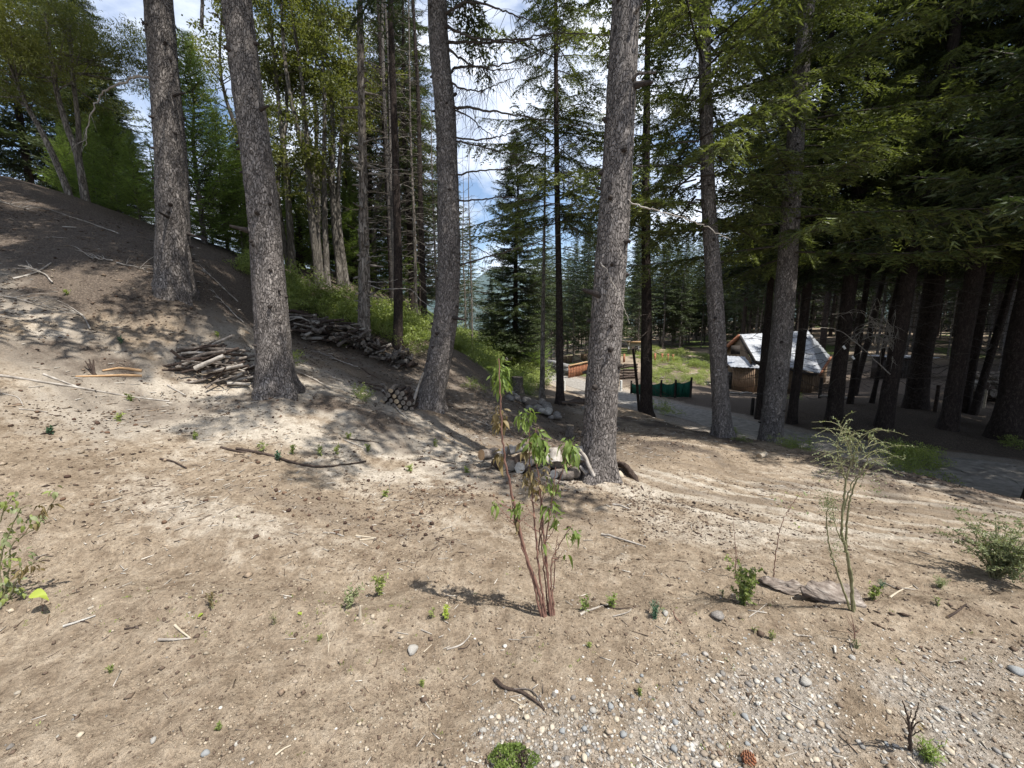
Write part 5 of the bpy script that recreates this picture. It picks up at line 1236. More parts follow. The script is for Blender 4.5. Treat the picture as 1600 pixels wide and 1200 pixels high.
for i, (px, py) in enumerate([(1023, 566), (1034, 566), (1043, 568), (1051, 569), (968, 566), (975, 565), (965, 568)]):
    q = P(px, py, 38); z = h1(q[0], q[1]); single('marker_post', box(Acc(), [q[0], q[1], z + .35], (.16, .16, .9)), [M_fascia], 'short red-brown post in the row across the sunny clearing', 'post', 'red-brown posts in the clearing')
lw = empty('low_wall', 'long low pinkish timber wall at the back left of the clearing', 'wall', tuple(P(900, 562, 44)))
for i in range(10):
    q = P(872 + i * 10, 562 - i * .2, 46); box(a2 := Acc(), [q[0], q[1], h1(q[0], q[1]) + .35], (.70, .1, .9)); part('panel', a2, M_board if i % 3 else M_rockt, lw)
for i, (px, py, Y) in enumerate([(1105, 608, 24), (1115, 600, 26), (1125, 612, 23), (1150, 615, 20), (1165, 618, 19.5), (1020, 600, 26), (1085, 590, 30), (1300, 628, 15.5), (1310, 634, 15)]):
    p_ = P(px, py, Y); p_[2] = h1(p_[0], p_[1]) + .06; d = np.array([LG.uniform(.5, 1.2), LG.normal(0, .4), 0]); log_thing('plank', p_ - d / 2, p_ + d / 2, .05, 'loose pale timber lying on the ground near the cabin', 'timber', 'loose timbers near the cabin', [M_silver, M_end_grey], k=4)

# ================================================================ FOREGROUND PLANTS
def leaf_me(name, Lf, Wf, m, fold=.25, curl=.3):
    s_ = [0, .12, .3, .5, .7, .88, 1.0]; w_ = [.02, .55, .95, 1, .75, .35, 0]; V = []; 
    for a_, b_ in zip(s_, w_):
        z = -curl * Lf * a_ ** 2
        V += [[a_ * Lf, b_ * Wf / 2, z + fold * b_ * Wf / 2], [a_ * Lf, 0, z], [a_ * Lf, -b_ * Wf / 2, z + fold * b_ * Wf / 2]]
    F = []
    for i in range(6): k_ = i * 3; F += [[k_, k_ + 3, k_ + 4, k_ + 1], [k_ + 1, k_ + 4, k_ + 5, k_ + 2]]
    return Acc().add(V, F).mesh(name, [m], smooth=True)
LM = {'g': [leaf_me('leaf', .050, .018, M_sap, .3, .5), leaf_me('leaf', .042, .015, M_sap, .2, .8), leaf_me('leaf', .054, .018, M_sap, .35, 1.1)],
      'd': [leaf_me('leaf', .050, .022, M_sapd, .6, .5), leaf_me('leaf', .044, .019, M_sapd, .8, 1.0)],
      'o': [leaf_me('leaf', .05, .024, M_dust, .3, .4), leaf_me('leaf', .042, .022, M_shrub, .3, .5)],
      'y': [leaf_me('leaf', .12, .085, M_yel, .25, .5)]}
def put_leaf(root, kind, p_, d, roll=0, s=1.0):
    o = link('leaf', LM[kind][int(LG.integers(len(LM[kind])))], root); d = Vector(d).normalized()
    o.location = Vector(tuple(p_)) - root.location; o.rotation_euler = (d.to_track_quat('X', 'Z').to_matrix().to_4x4() @ __import__('mathutils').Matrix.Rotation(roll, 4, 'X')).to_euler(); o.scale = (s, s, s)
def leaf_cluster(root, px, py, Y, rx, ry, n, kind, down=.8, s=(.75, 1.25)):
    c = P(px, py, Y); r3 = np.array([rx, rx * .8, ry]) / FP * campx(c)
    for i in range(n):
        q = nrm(LG.normal(0, 1, 3)) * LG.uniform(.15, 1) ** .6 * r3; d = nrm([q[0] / r3[0], q[1] / r3[1], -down + LG.normal(0, .35)] + LG.normal(0, .3, 3)); put_leaf(root, kind, c + q * .75, d, LG.normal(0, .5), LG.uniform(*s))
sapb = G(852, 962)
sap = empty('sapling', 'tall red-stemmed sapling with drooping green and withered leaves in the foreground', 'sapling', tuple(sapb))
YS = sapb[1]
def stem(root, pts, Ys, r0, r1, m=M_red, k=7, name='stem', wig=.002):
    q = np.array([P(x, y, Y_) for (x, y), Y_ in zip(pts, Ys)]); c = catmull(q, 8 * len(q)); c[1:-1] += LG.normal(0, wig, (len(c) - 2, 3)); return part(name, tube(Acc(), c, np.linspace(r0, r1, len(c)), k, 0, wob=.06), m, root, smooth=True)
Y0, Y1 = YS, YS + .06
stem(sap, [(850, 965), (842, 925), (820, 860), (806, 800), (793, 740), (786, 690), (782, 620), (779, 560)], [Y0, Y0, Y0, Y0, Y0 - .02, Y0 - .03, Y0 - .05, Y0 - .05], .0095, .003)
stem(sap, [(846, 965), (832, 905), (815, 850), (803, 800), (797, 765)], [Y0, Y0, Y0, Y0 + .03, Y0 + .04], .007, .002)
stem(sap, [(854, 965), (846, 920), (838, 850), (832, 780), (828, 720), (828, 640)], [Y0, Y0, Y0, Y1, Y1, Y1], .007, .0025)
stem(sap, [(860, 965), (856, 900), (850, 840), (845, 770), (838, 720), (836, 670)], [Y0, Y0, Y0, Y1, Y1, Y1], .0065, .0025)
stem(sap, [(864, 965), (855, 900), (852, 860), (858, 810), (864, 770), (868, 730)], [Y0, Y0, Y0, Y0, Y0 - .03, Y0 - .05], .0065, .002)
stem(sap, [(867, 965), (862, 925), (862, 880), (875, 850), (892, 822)], [Y0, Y0, Y0, Y0, Y0 - .03], .005, .0018)
stem(sap, [(842, 860), (845, 800), (842, 760), (838, 745)], [Y0 + .03] * 4, .004, .0015)
stem(sap, [(858, 965), (850, 890), (846, 830), (848, 780), (856, 745)], [Y0 + .02] * 5, .005, .0015)
stem(sap, [(862, 965), (866, 900), (868, 860), (872, 835)], [Y0 + .02] * 4, .004, .0015)
stem(sap, [(866, 770), (878, 740), (888, 700)], [Y0 - .03] * 3, .004, .002)
for (x0, y0, x1, y1) in [(803, 815, 778, 790), (805, 820, 790, 808), (806, 818, 828, 800), (838, 810, 822, 790), (845, 820, 858, 800), (842, 830, 815, 812), (862, 880, 880, 862), (863, 872, 884, 868), (800, 795, 772, 780), (850, 850, 872, 815), (858, 830, 870, 800), (840, 790, 826, 775)]:
    stem(sap, [(x0, y0), ((x0 + x1) / 2, (y0 + y1) / 2 + 2), (x1, y1)], [Y0 - .01] * 3, .003, .0012, name='twig', k=5)
for (px, py, rx, ry, n, kd) in [(781, 588, 16, 34, 54, 'g'), (781, 655, 15, 32, 24, 'd'), (786, 710, 10, 30, 12, 'd'), (822, 650, 20, 20, 24, 'g'), (836, 685, 18, 24, 28, 'g'), (846, 700, 20, 20, 18, 'g'), (822, 700, 10, 22, 10, 'd'), (826, 745, 12, 22, 14, 'd'), (838, 765, 12, 18, 8, 'd'),
                                (890, 703, 15, 28, 28, 'g'), (862, 760, 18, 12, 9, 'g'), (860, 790, 20, 14, 10, 'g'), (868, 815, 10, 14, 9, 'g'), (894, 832, 11, 14, 13, 'g'), (807, 792, 12, 16, 10, 'g'), (775, 788, 10, 8, 6, 'g'), (808, 815, 7, 16, 6, 'd'), (850, 850, 8, 8, 3, 'g'), (884, 866, 6, 6, 3, 'g')]:
    leaf_cluster(sap, px, py, Y0 - .02 if px > 840 else Y0, rx, ry, n, kd, down=1.0 if ry > 15 else .5)

# the many smaller leaves between the ones that can be picked out
ex = {'g': [[], [], []], 'd': [[], [], []]}
for (px, py, rx, ry, n, kd) in [(781, 585, 15, 34, 95, 'g'), (781, 650, 12, 30, 26, 'd'), (822, 650, 17, 18, 46, 'g'), (836, 685, 17, 22, 52, 'g'), (846, 705, 18, 20, 40, 'g'), (890, 703, 13, 26, 56, 'g'), (826, 745, 10, 20, 18, 'd'), (862, 765, 20, 16, 30, 'g'), (866, 805, 12, 18, 24, 'g'), (894, 832, 10, 12, 22, 'g'), (807, 795, 10, 16, 20, 'g'), (775, 787, 9, 8, 10, 'g'), (848, 730, 16, 30, 20, 'd')]:
    c = P(px, py, Y0); r3 = np.array([rx, rx * .8, ry]) / FP * campx(c); q = nrm(LG.normal(0, 1, (n, 3))) * LG.uniform(.1, 1, (n, 1)) ** .6 * r3
    d = nrm(q / r3 * .8 + [0, 0, -.7] + LG.normal(0, .4, (n, 3))); ex[kd][0].append(c + q); ex[kd][1].append(d); ex[kd][2].append(nrm(np.cross(d, LG.normal(0, 1, (n, 3)))))
for kd, m_ in (('g', M_sap), ('d', M_sapd)):
    b_, d_, s_ = map(np.concatenate, ex[kd]); n = len(b_); V, F = tris(b_, d_, s_, LG.uniform(.018, .040, n), LG.uniform(.008, .014, n)); part('foliage', Acc().add(V, F), m_, sap, kind='stuff')

def bushy(name, label, px, py, H, Rr_, nst, leaf_m, ll, lw, nleaf, stem_m=M_tan, sr=.004, spread=.6, cat='plant', up=.5, clump=6, lowest=.15, lean=(0, 0), drape=0.0, sub=3):
    """many thin stems carrying small leaves; stems joined, foliage joined"""
    b = G(px, py); root = empty(name, label, cat, tuple(b)); g2 = np.random.default_rng(int(px * 7 + py)); a = Acc(); B_, D_, S_ = [], [], []
    for i in range(nst):
        az = g2.uniform(0, 6.28); rr = g2.uniform(.15, 1) * Rr_; h_ = H * g2.uniform(.55, 1)
        tip_ = b + [math.cos(az) * rr + lean[0], math.sin(az) * rr + lean[1], h_]
        q = catmull([b + g2.normal(0, .008, 3) * [1, 1, 0] - [0, 0, .02], b + (tip_ - b) * [.35, .35, .5] + g2.normal(0, .02, 3) * H, tip_ - [0, 0, drape * h_ * g2.uniform(0, 1)]], 10)
        tube(a, q, np.linspace(sr, sr * .25, 10), 5, 0, cap=False)
        segs = [(q, 1.0)]
        for _ in range(sub):
            u = g2.uniform(.3, .95); p0 = np.array([np.interp(u, np.linspace(0, 1, 10), q[:, j]) for j in range(3)]); a2 = g2.uniform(0, 6.28); ln = H * g2.uniform(.12, .3)
            e = p0 + [math.cos(a2) * ln, math.sin(a2) * ln, ln * g2.uniform(-.3, .8) - drape * ln]; q2 = catmull([p0, (p0 + e) / 2 + [0, 0, .12 * ln], e], 6); tube(a, q2, np.linspace(sr * .45, sr * .15, 6), 3, 0, cap=False); segs.append((q2, .6))
        for q2, wgt in segs:
            m_ = max(3, int(nleaf * wgt)); u = g2.uniform(lowest if wgt == 1 else 0, 1, m_); p_ = np.stack([np.interp(u, np.linspace(0, 1, len(q2)), q2[:, j]) for j in range(3)], -1)
            d = nrm(g2.normal(0, 1, (m_, 3)) + [0, 0, up - drape * 2]); B_.append(p_); D_.append(d); S_.append(nrm(np.cross(d, g2.normal(0, .5, (m_, 3)) + [0, 0, 1])))
    B_, D_, S_ = map(np.concatenate, (B_, D_, S_)); n = len(B_); V, F = tris(B_, D_, S_, ll * g2.uniform(.6, 1.3, n), lw * g2.uniform(.7, 1.2, n))
    part('stem', a, stem_m, root); part('foliage', Acc().add(V, F), leaf_m, root, kind='stuff')
    return root
bushy('shrub', 'rounded small-leaved green shrub at the right edge of the dirt', 1555, 904, .42, .30, 44, M_dust, .017, .008, 46, sr=.004, cat='shrub', sub=5)
bushy('shrub', 'low wispy stems at the right of the rounded shrub', 1585, 905, .26, .14, 8, M_dust, .015, .008, 30, cat='shrub')
bushy('small_bush', 'small bush with yellowish leaves left of the stump remnant', 1160, 945, .26, .14, 12, M_yel if 0 else M_shrub, .022, .013, 26, cat='plant')
bushy('seedling', 'thin upright sapling with a few leaves at the tip, behind the small yellowish bush', 1208, 912, .02, .02, 2, M_dust, .02, .01, 3, cat='sapling')
bushy('seedling', 'low leafy plant left of the two splinters, with a dark twig', 545, 950, .16, .06, 5, M_dust, .022, .011, 10, cat='plant', lean=(.05, 0))
bushy('seedling', 'low yellow-green plant behind the upright splinter', 596, 930, .15, .05, 5, M_shrub, .022, .012, 12, cat='plant')
bushy('seedling', 'bright yellow-green seedling left of the sapling foot', 697, 968, .10, .025, 3, M_yel, .016, .010, 12, cat='plant', stem_m=M_shrub)
bushy('seedling', 'tiny seedling beside the bright yellow-green one', 676, 965, .06, .02, 2, M_shrub, .013, .008, 8, cat='plant')
bushy('seedling', 'leafy little plant just right of the sapling foot', 915, 955, .10, .05, 5, M_sap, .024, .010, 9, cat='plant', sub=1)
bushy('seedling', 'leafy little plant above the grey stick', 955, 950, .08, .06, 6, M_sap, .024, .010, 10, cat='plant', sub=1)
bushy('grass_tuft', 'bluish feathery tuft right of the grey stick', 1023, 966, .09, .035, 16, M_blue, .016, .003, 18, cat='plant', sub=1, sr=.0015, stem_m=M_blue)
bushy('seedling', 'green leafy seedling right of the stump remnant', 1362, 936, .10, .04, 6, M_shrub, .016, .010, 14, cat='plant')
bushy('grass_tuft', 'feathery green tuft behind the seedling right of the stump remnant', 1378, 918, .06, .04, 14, M_blue, .018, .003, 10, cat='plant', sub=0, sr=.0012, stem_m=M_blue)
bushy('grass_tuft', 'low feathery green tuft on the dirt left of the rounded shrub', 1468, 918, .07, .05, 18, M_dust, .018, .003, 14, cat='plant', sub=1, sr=.0015, stem_m=M_dust)
bushy('seedling', 'stalk with sparse leaves below the low feathery tuft', 1464, 945, .08, .03, 2, M_shrub, .014, .007, 5, cat='plant')
bushy('seedling', 'small green weed at the gravel edge', 1205, 1000, .05, .02, 5, M_shrub, .013, .008, 10, cat='plant', sub=0)
bushy('seedling', 'faint small weed left of the one at the gravel edge', 1175, 985, .04, .03, 4, M_shrub, .010, .005, 8, cat='plant', sub=0)
bushy('seedling', 'dull little weed before the tall wispy shrub', 1338, 1012, .05, .02, 4, M_dust, .012, .006, 8, cat='plant', sub=0)
bushy('grass_tuft', 'bright grass tuft at the foot of the bare dead shrub', 1450, 1188, .075, .05, 36, M_sap, .03, .004, 6, cat='plant', sub=0, sr=.001, stem_m=M_sap)
bushy('seedling', 'small weed above the gravel, below the grey stick', 1130, 932, .05, .03, 3, M_dust, .012, .007, 8, cat='plant', sub=0)
bushy('seedling', 'withered weed left of the upright splinter', 430, 975, .09, .04, 6, M_tan, .012, .003, 8, cat='plant', sub=1, sr=.0015)
bushy('seedling', 'dark low weed near the left pebble soil', 330, 950, .10, .03, 4, M_sapd, .012, .007, 12, cat='plant')
for (px, py, lab) in [(410, 700, 'first bright seedling at the left end of the bark strip'), (436, 714, 'dark green needle-like seedling by the bark strip'), (458, 704, 'green seedling hanging over the bark strip'), (500, 706, 'largest bright green seedling on the pale slope'), (527, 704, 'bright seedling just right of the largest one'),
                      (545, 680, 'small seedling higher on the pale slope'), (602, 770, 'lone green seedling in the middle of the slope'), (575, 700, 'faint seedling near the pale stick'), (203, 620, 'yellow-green seedling growing over the long pole'), (680, 692, 'little weed on the slope under the shade'), (640, 730, 'tiny weed near the middle of the slope'),
                      (730, 733, 'tiny weed close to the sapling top leaves'), (775, 575, 'weed hidden behind the sapling tip'), (185, 652, 'faint weed below the long pole'), (305, 680, 'faint weeds on the pale slope'), (80, 672, 'grey-green weed at the left on the slope'), (105, 455, 'yellowish weed on the upper slope'), (190, 530, 'dark green sprig above the orange roots'),
                      (340, 520, 'pale green sprig above the brush pile'), (500, 995, 'tiny weed in the foreground soil'), (173, 1045, 'tiny dark weed at the lower left'), (342, 1135, 'tiny weed alone in the lower-left soil'), (660, 1065, 'small weed in the middle foreground'), (1000, 1080, 'tiny weed in the upper gravel'), (920, 1005, 'tiny weed below the little plants')]:
    sz = .10 if 690 < py < 720 else .07
    bushy('seedling', lab, px, py + 6, sz * (.45 if py > 960 else 1.2), .04 if py < 960 else .012, 5, M_blue if 'dark green' in lab or 'grey-green' in lab else M_shrub, .028 if py < 960 else .012, .016 if py < 960 else .006, 9, cat='plant', sub=1, sr=.0015)
# green cushion plant at the bottom edge
q = G(800, 1195); cu = empty('cushion_plant', 'dense green cushion plant at the bottom edge with a dark twiggy heart', 'plant', tuple(q)); g2 = np.random.default_rng(3)
n = 2600; th = g2.uniform(0, 6.28, n); rr = np.sqrt(g2.uniform(0, 1, n)); bpos = np.c_[np.cos(th) * rr * .085 * (1 + .3 * np.sin(th * 3 + 1) * .6 + .12 * np.sin(th * 7)), np.sin(th) * rr * .07, .042 * (1 - rr ** 2) * (1 + .5 * np.sin(th * 4 + rr * 6)) * g2.uniform(.6, 1.1, n) + .005] + q; bpos = bpos[~((np.abs(bpos[:, 0] - q[0] - .038) < .016) & (bpos[:, 1] < q[1] + .03) & (g2.uniform(0, 1, len(bpos)) < .8))]
d = nrm(g2.normal(0, 1, (len(bpos), 3)) + [0, 0, 1.1]); V, F = tris(bpos, d, nrm(np.cross(d, g2.normal(0, 1, (len(bpos), 3)))), g2.uniform(.006, .012, len(bpos)), g2.uniform(.004, .007, len(bpos)))
part('foliage', Acc().add(V, F), M_sap, cu, kind='stuff')
a = Acc()
for i in range(40):
    b_ = q + [.038 + g2.normal(0, .007), g2.normal(0, .02), 0]; tube(a, [b_, b_ + [g2.normal(0, .006), g2.normal(0, .006), .03], b_ + [g2.normal(0, .018), g2.normal(0, .014), g2.uniform(.035, .06)]], [.002, .0015, .0006], 3, 0, cap=False)
part('twigs'[:-1], a, M_rot, cu, kind='stuff')
# tall wispy shrub
wb = G(1330, 955); ws = empty('wispy_shrub', 'tall wispy grey-green shrub with arching drooping tips beside the stump remnant', 'shrub', tuple(wb)); Yw = wb[1]
wst = [([(1333, 955), (1330, 900), (1322, 860), (1315, 830), (1318, 790), (1322, 750), (1335, 710), (1345, 690)], .0085), ([(1335, 952), (1326, 880), (1322, 850), (1325, 800), (1332, 765), (1345, 740), (1355, 715)], .007), ([(1328, 952), (1310, 900), (1300, 870), (1292, 825), (1293, 790)], .006),
       ([(1320, 850), (1308, 830), (1302, 800)], .004), ([(1318, 800), (1330, 760), (1350, 730), (1375, 715)], .004), ([(1322, 750), (1312, 720), (1310, 690), (1330, 655)], .004)]
for p_, r_ in wst: stem(ws, p_, [Yw - .02 * i for i in range(len(p_))], r_, r_ * .3, M_tan)
g2 = np.random.default_rng(9); B_, D_, S_ = [], [], []; a = Acc()
for i in range(74):
    x0, y0 = g2.uniform(1305, 1358), g2.uniform(672, 745); x1 = x0 + g2.normal(0, 1) * 44 + (14 if x0 > 1335 else -12); x1 = min(max(x1, 1268), 1432); y1 = y0 + abs(x1 - x0) * .12 + g2.uniform(-40, 30)
    ya = Yw - .12 + g2.normal(0, .12); p0, p1 = P(x0, y0, Yw - .1), P(x1, y1, ya); pm = (p0 + p1) / 2 + [0, 0, .03]; c = catmull([p0, pm, p1], 12); tube(a, c, np.linspace(.0018, .0006, 12), 3, 0, cap=False)
    u = g2.uniform(.1, 1, 20); q = np.stack([np.interp(u, np.linspace(0, 1, 12), c[:, j]) for j in range(3)], -1); d = nrm(g2.normal(0, 1, (20, 3)) + nrm(p1 - p0)); B_.append(q); D_.append(d); S_.append(nrm(np.cross(d, g2.normal(0, 1, (20, 3)))))
for (cx0, cy0, rx, ry, n) in [(1293, 786, 13, 18, 420), (1300, 810, 8, 25, 160), (1312, 850, 8, 22, 90), (1300, 860, 6, 18, 60), (1368, 765, 12, 25, 90)]:
    c = P(cx0, cy0, Yw - .06); q = c + g2.normal(0, .5, (n, 3)) * np.array([rx, rx, ry]) / FP * Yw; d = nrm(g2.normal(0, 1, (n, 3)) + [0, 0, .6]); B_.append(q); D_.append(d); S_.append(nrm(np.cross(d, g2.normal(0, 1, (n, 3)))))
B_, D_, S_ = map(np.concatenate, (B_, D_, S_)); V, F = tris(B_, D_, S_, g2.uniform(.006, .014, len(B_)), g2.uniform(.003, .0055, len(B_)))
part('twig', a, M_tan, ws, kind='stuff'); part('foliage', Acc().add(V, F), M_dust, ws, kind='stuff')
# thin sapling (1210,905) -> (1250,775)
tb = G(1208, 912); ts = empty('thin_sapling', 'single thin arching stem with sparse leaflets at its tip on the dirt', 'sapling', tuple(tb)); Yt = tb[1]
stem(ts, [(1208, 912), (1211, 880), (1216, 840), (1225, 810), (1236, 790), (1250, 772)], [Yt] * 6, .0035, .001, M_red)
for (x, y, x2, y2) in [(1236, 790, 1205, 772), (1228, 805, 1262, 800), (1240, 785, 1255, 768), (1232, 795, 1215, 790), (1225, 812, 1248, 822)]: stem(ts, [(x, y), ((x + x2) / 2, (y + y2) / 2 - 3), (x2, y2)], [Yt] * 3, .0012, .0006, M_red, k=4, name='twig')
for (x, y) in [(1205, 773), (1212, 778), (1222, 781), (1255, 768), (1246, 775), (1262, 800), (1252, 803), (1250, 822), (1240, 818), (1236, 792), (1218, 790), (1228, 770), (1260, 772)]:
    for _ in range(2): put_leaf(ts, 'o', P(x, y, Yt), LG.normal(0, 1, 3) * [1, 1, .4], 0, .45)
# red-brown bare sprouts
for (pp, lab) in [([(1148, 905), (1150, 870), (1148, 840), (1146, 815)], 'bare thin stem rising from the small yellowish bush'), ([(1336, 1002), (1334, 980), (1330, 960)], 'small bare red-brown sprout in front of the tall wispy shrub')]:
    b = G(*pp[0]); o = single('bare_sprout', Acc(), [M_red], lab, 'plant') if False else None
    a = tube(Acc(), catmull([P(x, y, b[1]) for x, y in pp], 12), np.linspace(.003, .001, 12), 5); 
    for k_ in range(5):
        p0 = P(pp[1][0], pp[1][1] + k_ * 4, b[1]); e = p0 + [LG.uniform(-.06, .06), 0, LG.uniform(.03, .08)]; tube(a, [p0, e], [.0015, .0007], 4)
    single('bare_sprout', a, [M_red], lab, 'plant')
# bare dead shrub in the gravel
db = G(1420, 1172); ds = empty('dead_shrub', 'small bare dead shrub standing in the gravel at the lower right', 'shrub', tuple(db)); Yd = db[1]
for i, (pp, r_) in enumerate([([(1422, 1172), (1421, 1140), (1418, 1118), (1410, 1095)], .006), ([(1423, 1165), (1424, 1138), (1430, 1120), (1436, 1098)], .004), ([(1421, 1150), (1430, 1132), (1442, 1126)], .003), ([(1420, 1135), (1412, 1122), (1402, 1112)], .003), ([(1424, 1150), (1440, 1140), (1455, 1138)], .002), ([(1419, 1128), (1424, 1112), (1420, 1102)], .002), ([(1421, 1155), (1405, 1150), (1385, 1152)], .002)]):
    stem(ds, pp, [Yd - .02 * j for j in range(len(pp))], r_, r_ * .3, M_rot, name='stem' if i < 2 else 'twig', wig=.001)
put_leaf(ds, 'd', P(1432, 1136, Yd - .04), [1, -.2, -.1], .4, .6); put_leaf(ds, 'd', P(1434, 1130, Yd - .03), [1, .2, .1], -.4, .5)
# bush with drooping withered leaves at the left edge
lb = G(10, 938); lbz = empty('leafy_bush', 'bush with drooping half-withered leaves cut by the left edge of the picture', 'bush', tuple(lb)); Yl = lb[1]
for pp in [[(5, 940), (15, 880), (20, 850), (60, 820), (85, 780)], [(0, 940), (-10, 860), (5, 800), (20, 775)], [(12, 940), (30, 900), (50, 880), (75, 870)], [(-10, 940), (-40, 850), (-60, 780)], [(8, 940), (0, 880), (30, 800), (50, 790)], [(0, 940), (-30, 900), (-50, 880)]]:
    stem(lbz, pp, [Yl] * len(pp), .005, .0015, M_tan)
for (px, py, rx, ry, n, kd) in [(15, 785, 26, 26, 26, 'o'), (45, 810, 26, 14, 20, 'o'), (72, 790, 14, 18, 12, 'd'), (85, 765, 8, 12, 5, 'o'), (10, 840, 16, 25, 16, 'o'), (25, 870, 30, 20, 22, 'o'), (5, 900, 34, 22, 34, 'o'), (40, 890, 25, 18, 18, 'd'), (10, 925, 38, 14, 34, 'o'), (-30, 850, 30, 60, 40, 'o'), (60, 820, 12, 8, 6, 'd')]:
    leaf_cluster(lbz, px, py, Yl, rx, ry, n, kd, down=.6, s=(.5, .95))
sd = G(68, 955); sdl = empty('seedling', 'seedling with one large yellow-green leaf near the left edge', 'plant', tuple(sd)); stem(sdl, [(68, 955), (64, 935), (62, 920)], [sd[1]] * 3, .0018, .001, M_red)
put_leaf(sdl, 'y', P(48, 928, sd[1] - .02), [1, -.15, .25], .5, .62); put_leaf(sdl, 'y', P(60, 932, sd[1] - .04), [.8, .3, -.2], -.2, .4)
# fallen yellow leaves and curled dry leaves
for (px, py, s_, kd, lab) in [(318, 960, .30, 'y', 'fallen yellow leaf near the dark low weed'), (465, 959, .26, 'y', 'fallen yellow leaf near the withered weed'), (28, 872, .5, 'd', 'dry curled leaf under the left-edge bush'), (168, 905, .5, 'd', 'pale curled dry leaf left of the foreground sticks')]:
    q = G(px, py); o = tag(link('fallen_leaf', LM[kd][0], None, tuple(q + [0, 0, .006]), px, s_), lab, 'leaf')

# pine cone on the gravel, with scales
cb = G(1168, 1190); co = empty('pine_cone', 'red-brown open cone lying in the gravel at the bottom edge', 'pine cone', tuple(cb)); a = Acc()
for i in range(60):
    f = i / 60; an = i * 2.4; r_ = .016 * math.sin(math.pi * (.12 + .8 * f)); c = np.array([-.022 + .044 * f, math.cos(an) * r_, math.sin(an) * r_ + .014]); d = nrm([.5, math.cos(an), math.sin(an)]); s1 = nrm(np.cross(d, [1, 0, 0]))
    V = np.array([c - s1 * .003, c + s1 * .003, c + d * .009 + s1 * .005, c + d * .009 - s1 * .005]); slab(a, V + cb, .0012)
part('scale', a, M_fascia, co, kind='stuff'); part('core', tube(Acc(), [cb + [-.022, 0, .014], cb + [0, 0, .014], cb + [.022, 0, .014]], [.006, .012, .004], 8), M_rot, co)

# dead pale spray of twigs in front of the thick trunk, with two white tags
sprt = [o for o in sc.objects if o.get('label', '').startswith('thick dark trunk behind the wispy')][0]
for i in range(26):
    g2 = np.random.default_rng(200 + i); s0 = (1388 + g2.uniform(-4, 4), 560 - g2.uniform(0, 60)); e = (1290 + g2.uniform(0, 100), 480 + g2.uniform(0, 95)); m0 = ((s0[0] + e[0]) / 2 + g2.uniform(-10, 10), min(s0[1], e[1]) - g2.uniform(-12, 16))
    px_branch(sprt, [s0, m0, e], [10.2, 9.4, 9.0 + g2.uniform(-.3, .3)], .008, .0018, M_silver, k=4, twigs=5, tl=.3, seed=300 + i)
px_branch(sprt, [(1388, 585), (1340, 545), (1300, 520), (1240, 522)], [10.2, 9.6, 9.2, 9.0], .016, .003, M_silver, k=5, seed=340)
for (px, py) in [(1319, 543), (1333, 559)]:
    box(a := Acc(), P(px, py, 9.0), (.045, .012, .09), 0, M=roty(-.7)); single('white_tag', a, [M_white], ['upper white strip hanging in the pale dead twigs by the cabin', 'lower, larger white strip hanging in the pale dead twigs by the cabin'][px > 1325], 'strip')

# ================================================================ LITTER, PEBBLES, CRUMBS
M_peb = simple('pebbles', [(.3, (.55, .54, .52)), (.7, (.95, .94, .92))], 90, bump=.1, tint=True)
M_lit = simple('needle_litter', [(.3, (.7, .7, .7)), (.7, (1, 1, 1))], 30, bump=.1, tint=True)
ico_t = (1 + 5 ** .5) / 2
ICV = nrm(np.array([[-1, ico_t, 0], [1, ico_t, 0], [-1, -ico_t, 0], [1, -ico_t, 0], [0, -1, ico_t], [0, 1, ico_t], [0, -1, -ico_t], [0, 1, -ico_t], [ico_t, 0, -1], [ico_t, 0, 1], [-ico_t, 0, -1], [-ico_t, 0, 1]], float))
ICF = np.array([[0, 11, 5], [0, 5, 1], [0, 1, 7], [0, 7, 10], [0, 10, 11], [1, 5, 9], [5, 11, 4], [11, 10, 2], [10, 7, 6], [7, 1, 8], [3, 9, 4], [3, 4, 2], [3, 2, 6], [3, 6, 8], [3, 8, 9], [4, 9, 5], [2, 4, 11], [6, 2, 10], [8, 6, 7], [9, 8, 1]])
OCV = np.array([[1, 0, 0], [-1, 0, 0], [0, 1, 0], [0, -1, 0], [0, 0, 1], [0, 0, -1.0]]); OCF = np.array([[0, 2, 4], [2, 1, 4], [1, 3, 4], [3, 0, 4], [2, 0, 5], [1, 2, 5], [3, 1, 5], [0, 3, 5]])
TWV = np.array([[0, -.5, 0], [0, .5, 0], [1, 0, .3], [1, 0, -.3], [.5, .1, .55], [.5, -.1, -.4.__abs__()]]); 
def scatter(name, n, xy, tv, tf, sx, sy, sz, colf, m, sink=.2, jit=.22, tilt=.3, gg=None):
    x, y = xy; n = len(x); z = hgt(x, y); an = gg.uniform(0, 2 * np.pi, n); k_ = len(tv)
    V = tv[None] * (1 + gg.normal(0, jit, (n, k_, 1))); V = V * np.stack([sx, sy, sz], -1)[:, None]
    ti = gg.normal(0, tilt, n); c, s = np.cos(ti), np.sin(ti); V = np.stack([V[..., 0], V[..., 1] * c[:, None] - V[..., 2] * s[:, None], V[..., 1] * s[:, None] + V[..., 2] * c[:, None]], -1)
    c, s = np.cos(an), np.sin(an); V = np.stack([V[..., 0] * c[:, None] - V[..., 1] * s[:, None], V[..., 0] * s[:, None] + V[..., 1] * c[:, None], V[..., 2]], -1)
    V += np.stack([x, y, z + sz * (1 - sink * 2) * .7], -1)[:, None]
    F = (tf[None] + (np.arange(n) * k_)[:, None, None]).reshape(-1, tf.shape[1]); C_ = np.repeat(colf, len(tf), 0)
    o = single(name, Acc().add(V.reshape(-1, 3), F, 0, C_), [m], None, None, None, origin=(0, 0, 0)); o['kind'] = 'stuff'; return o
gg = np.random.default_rng(31)
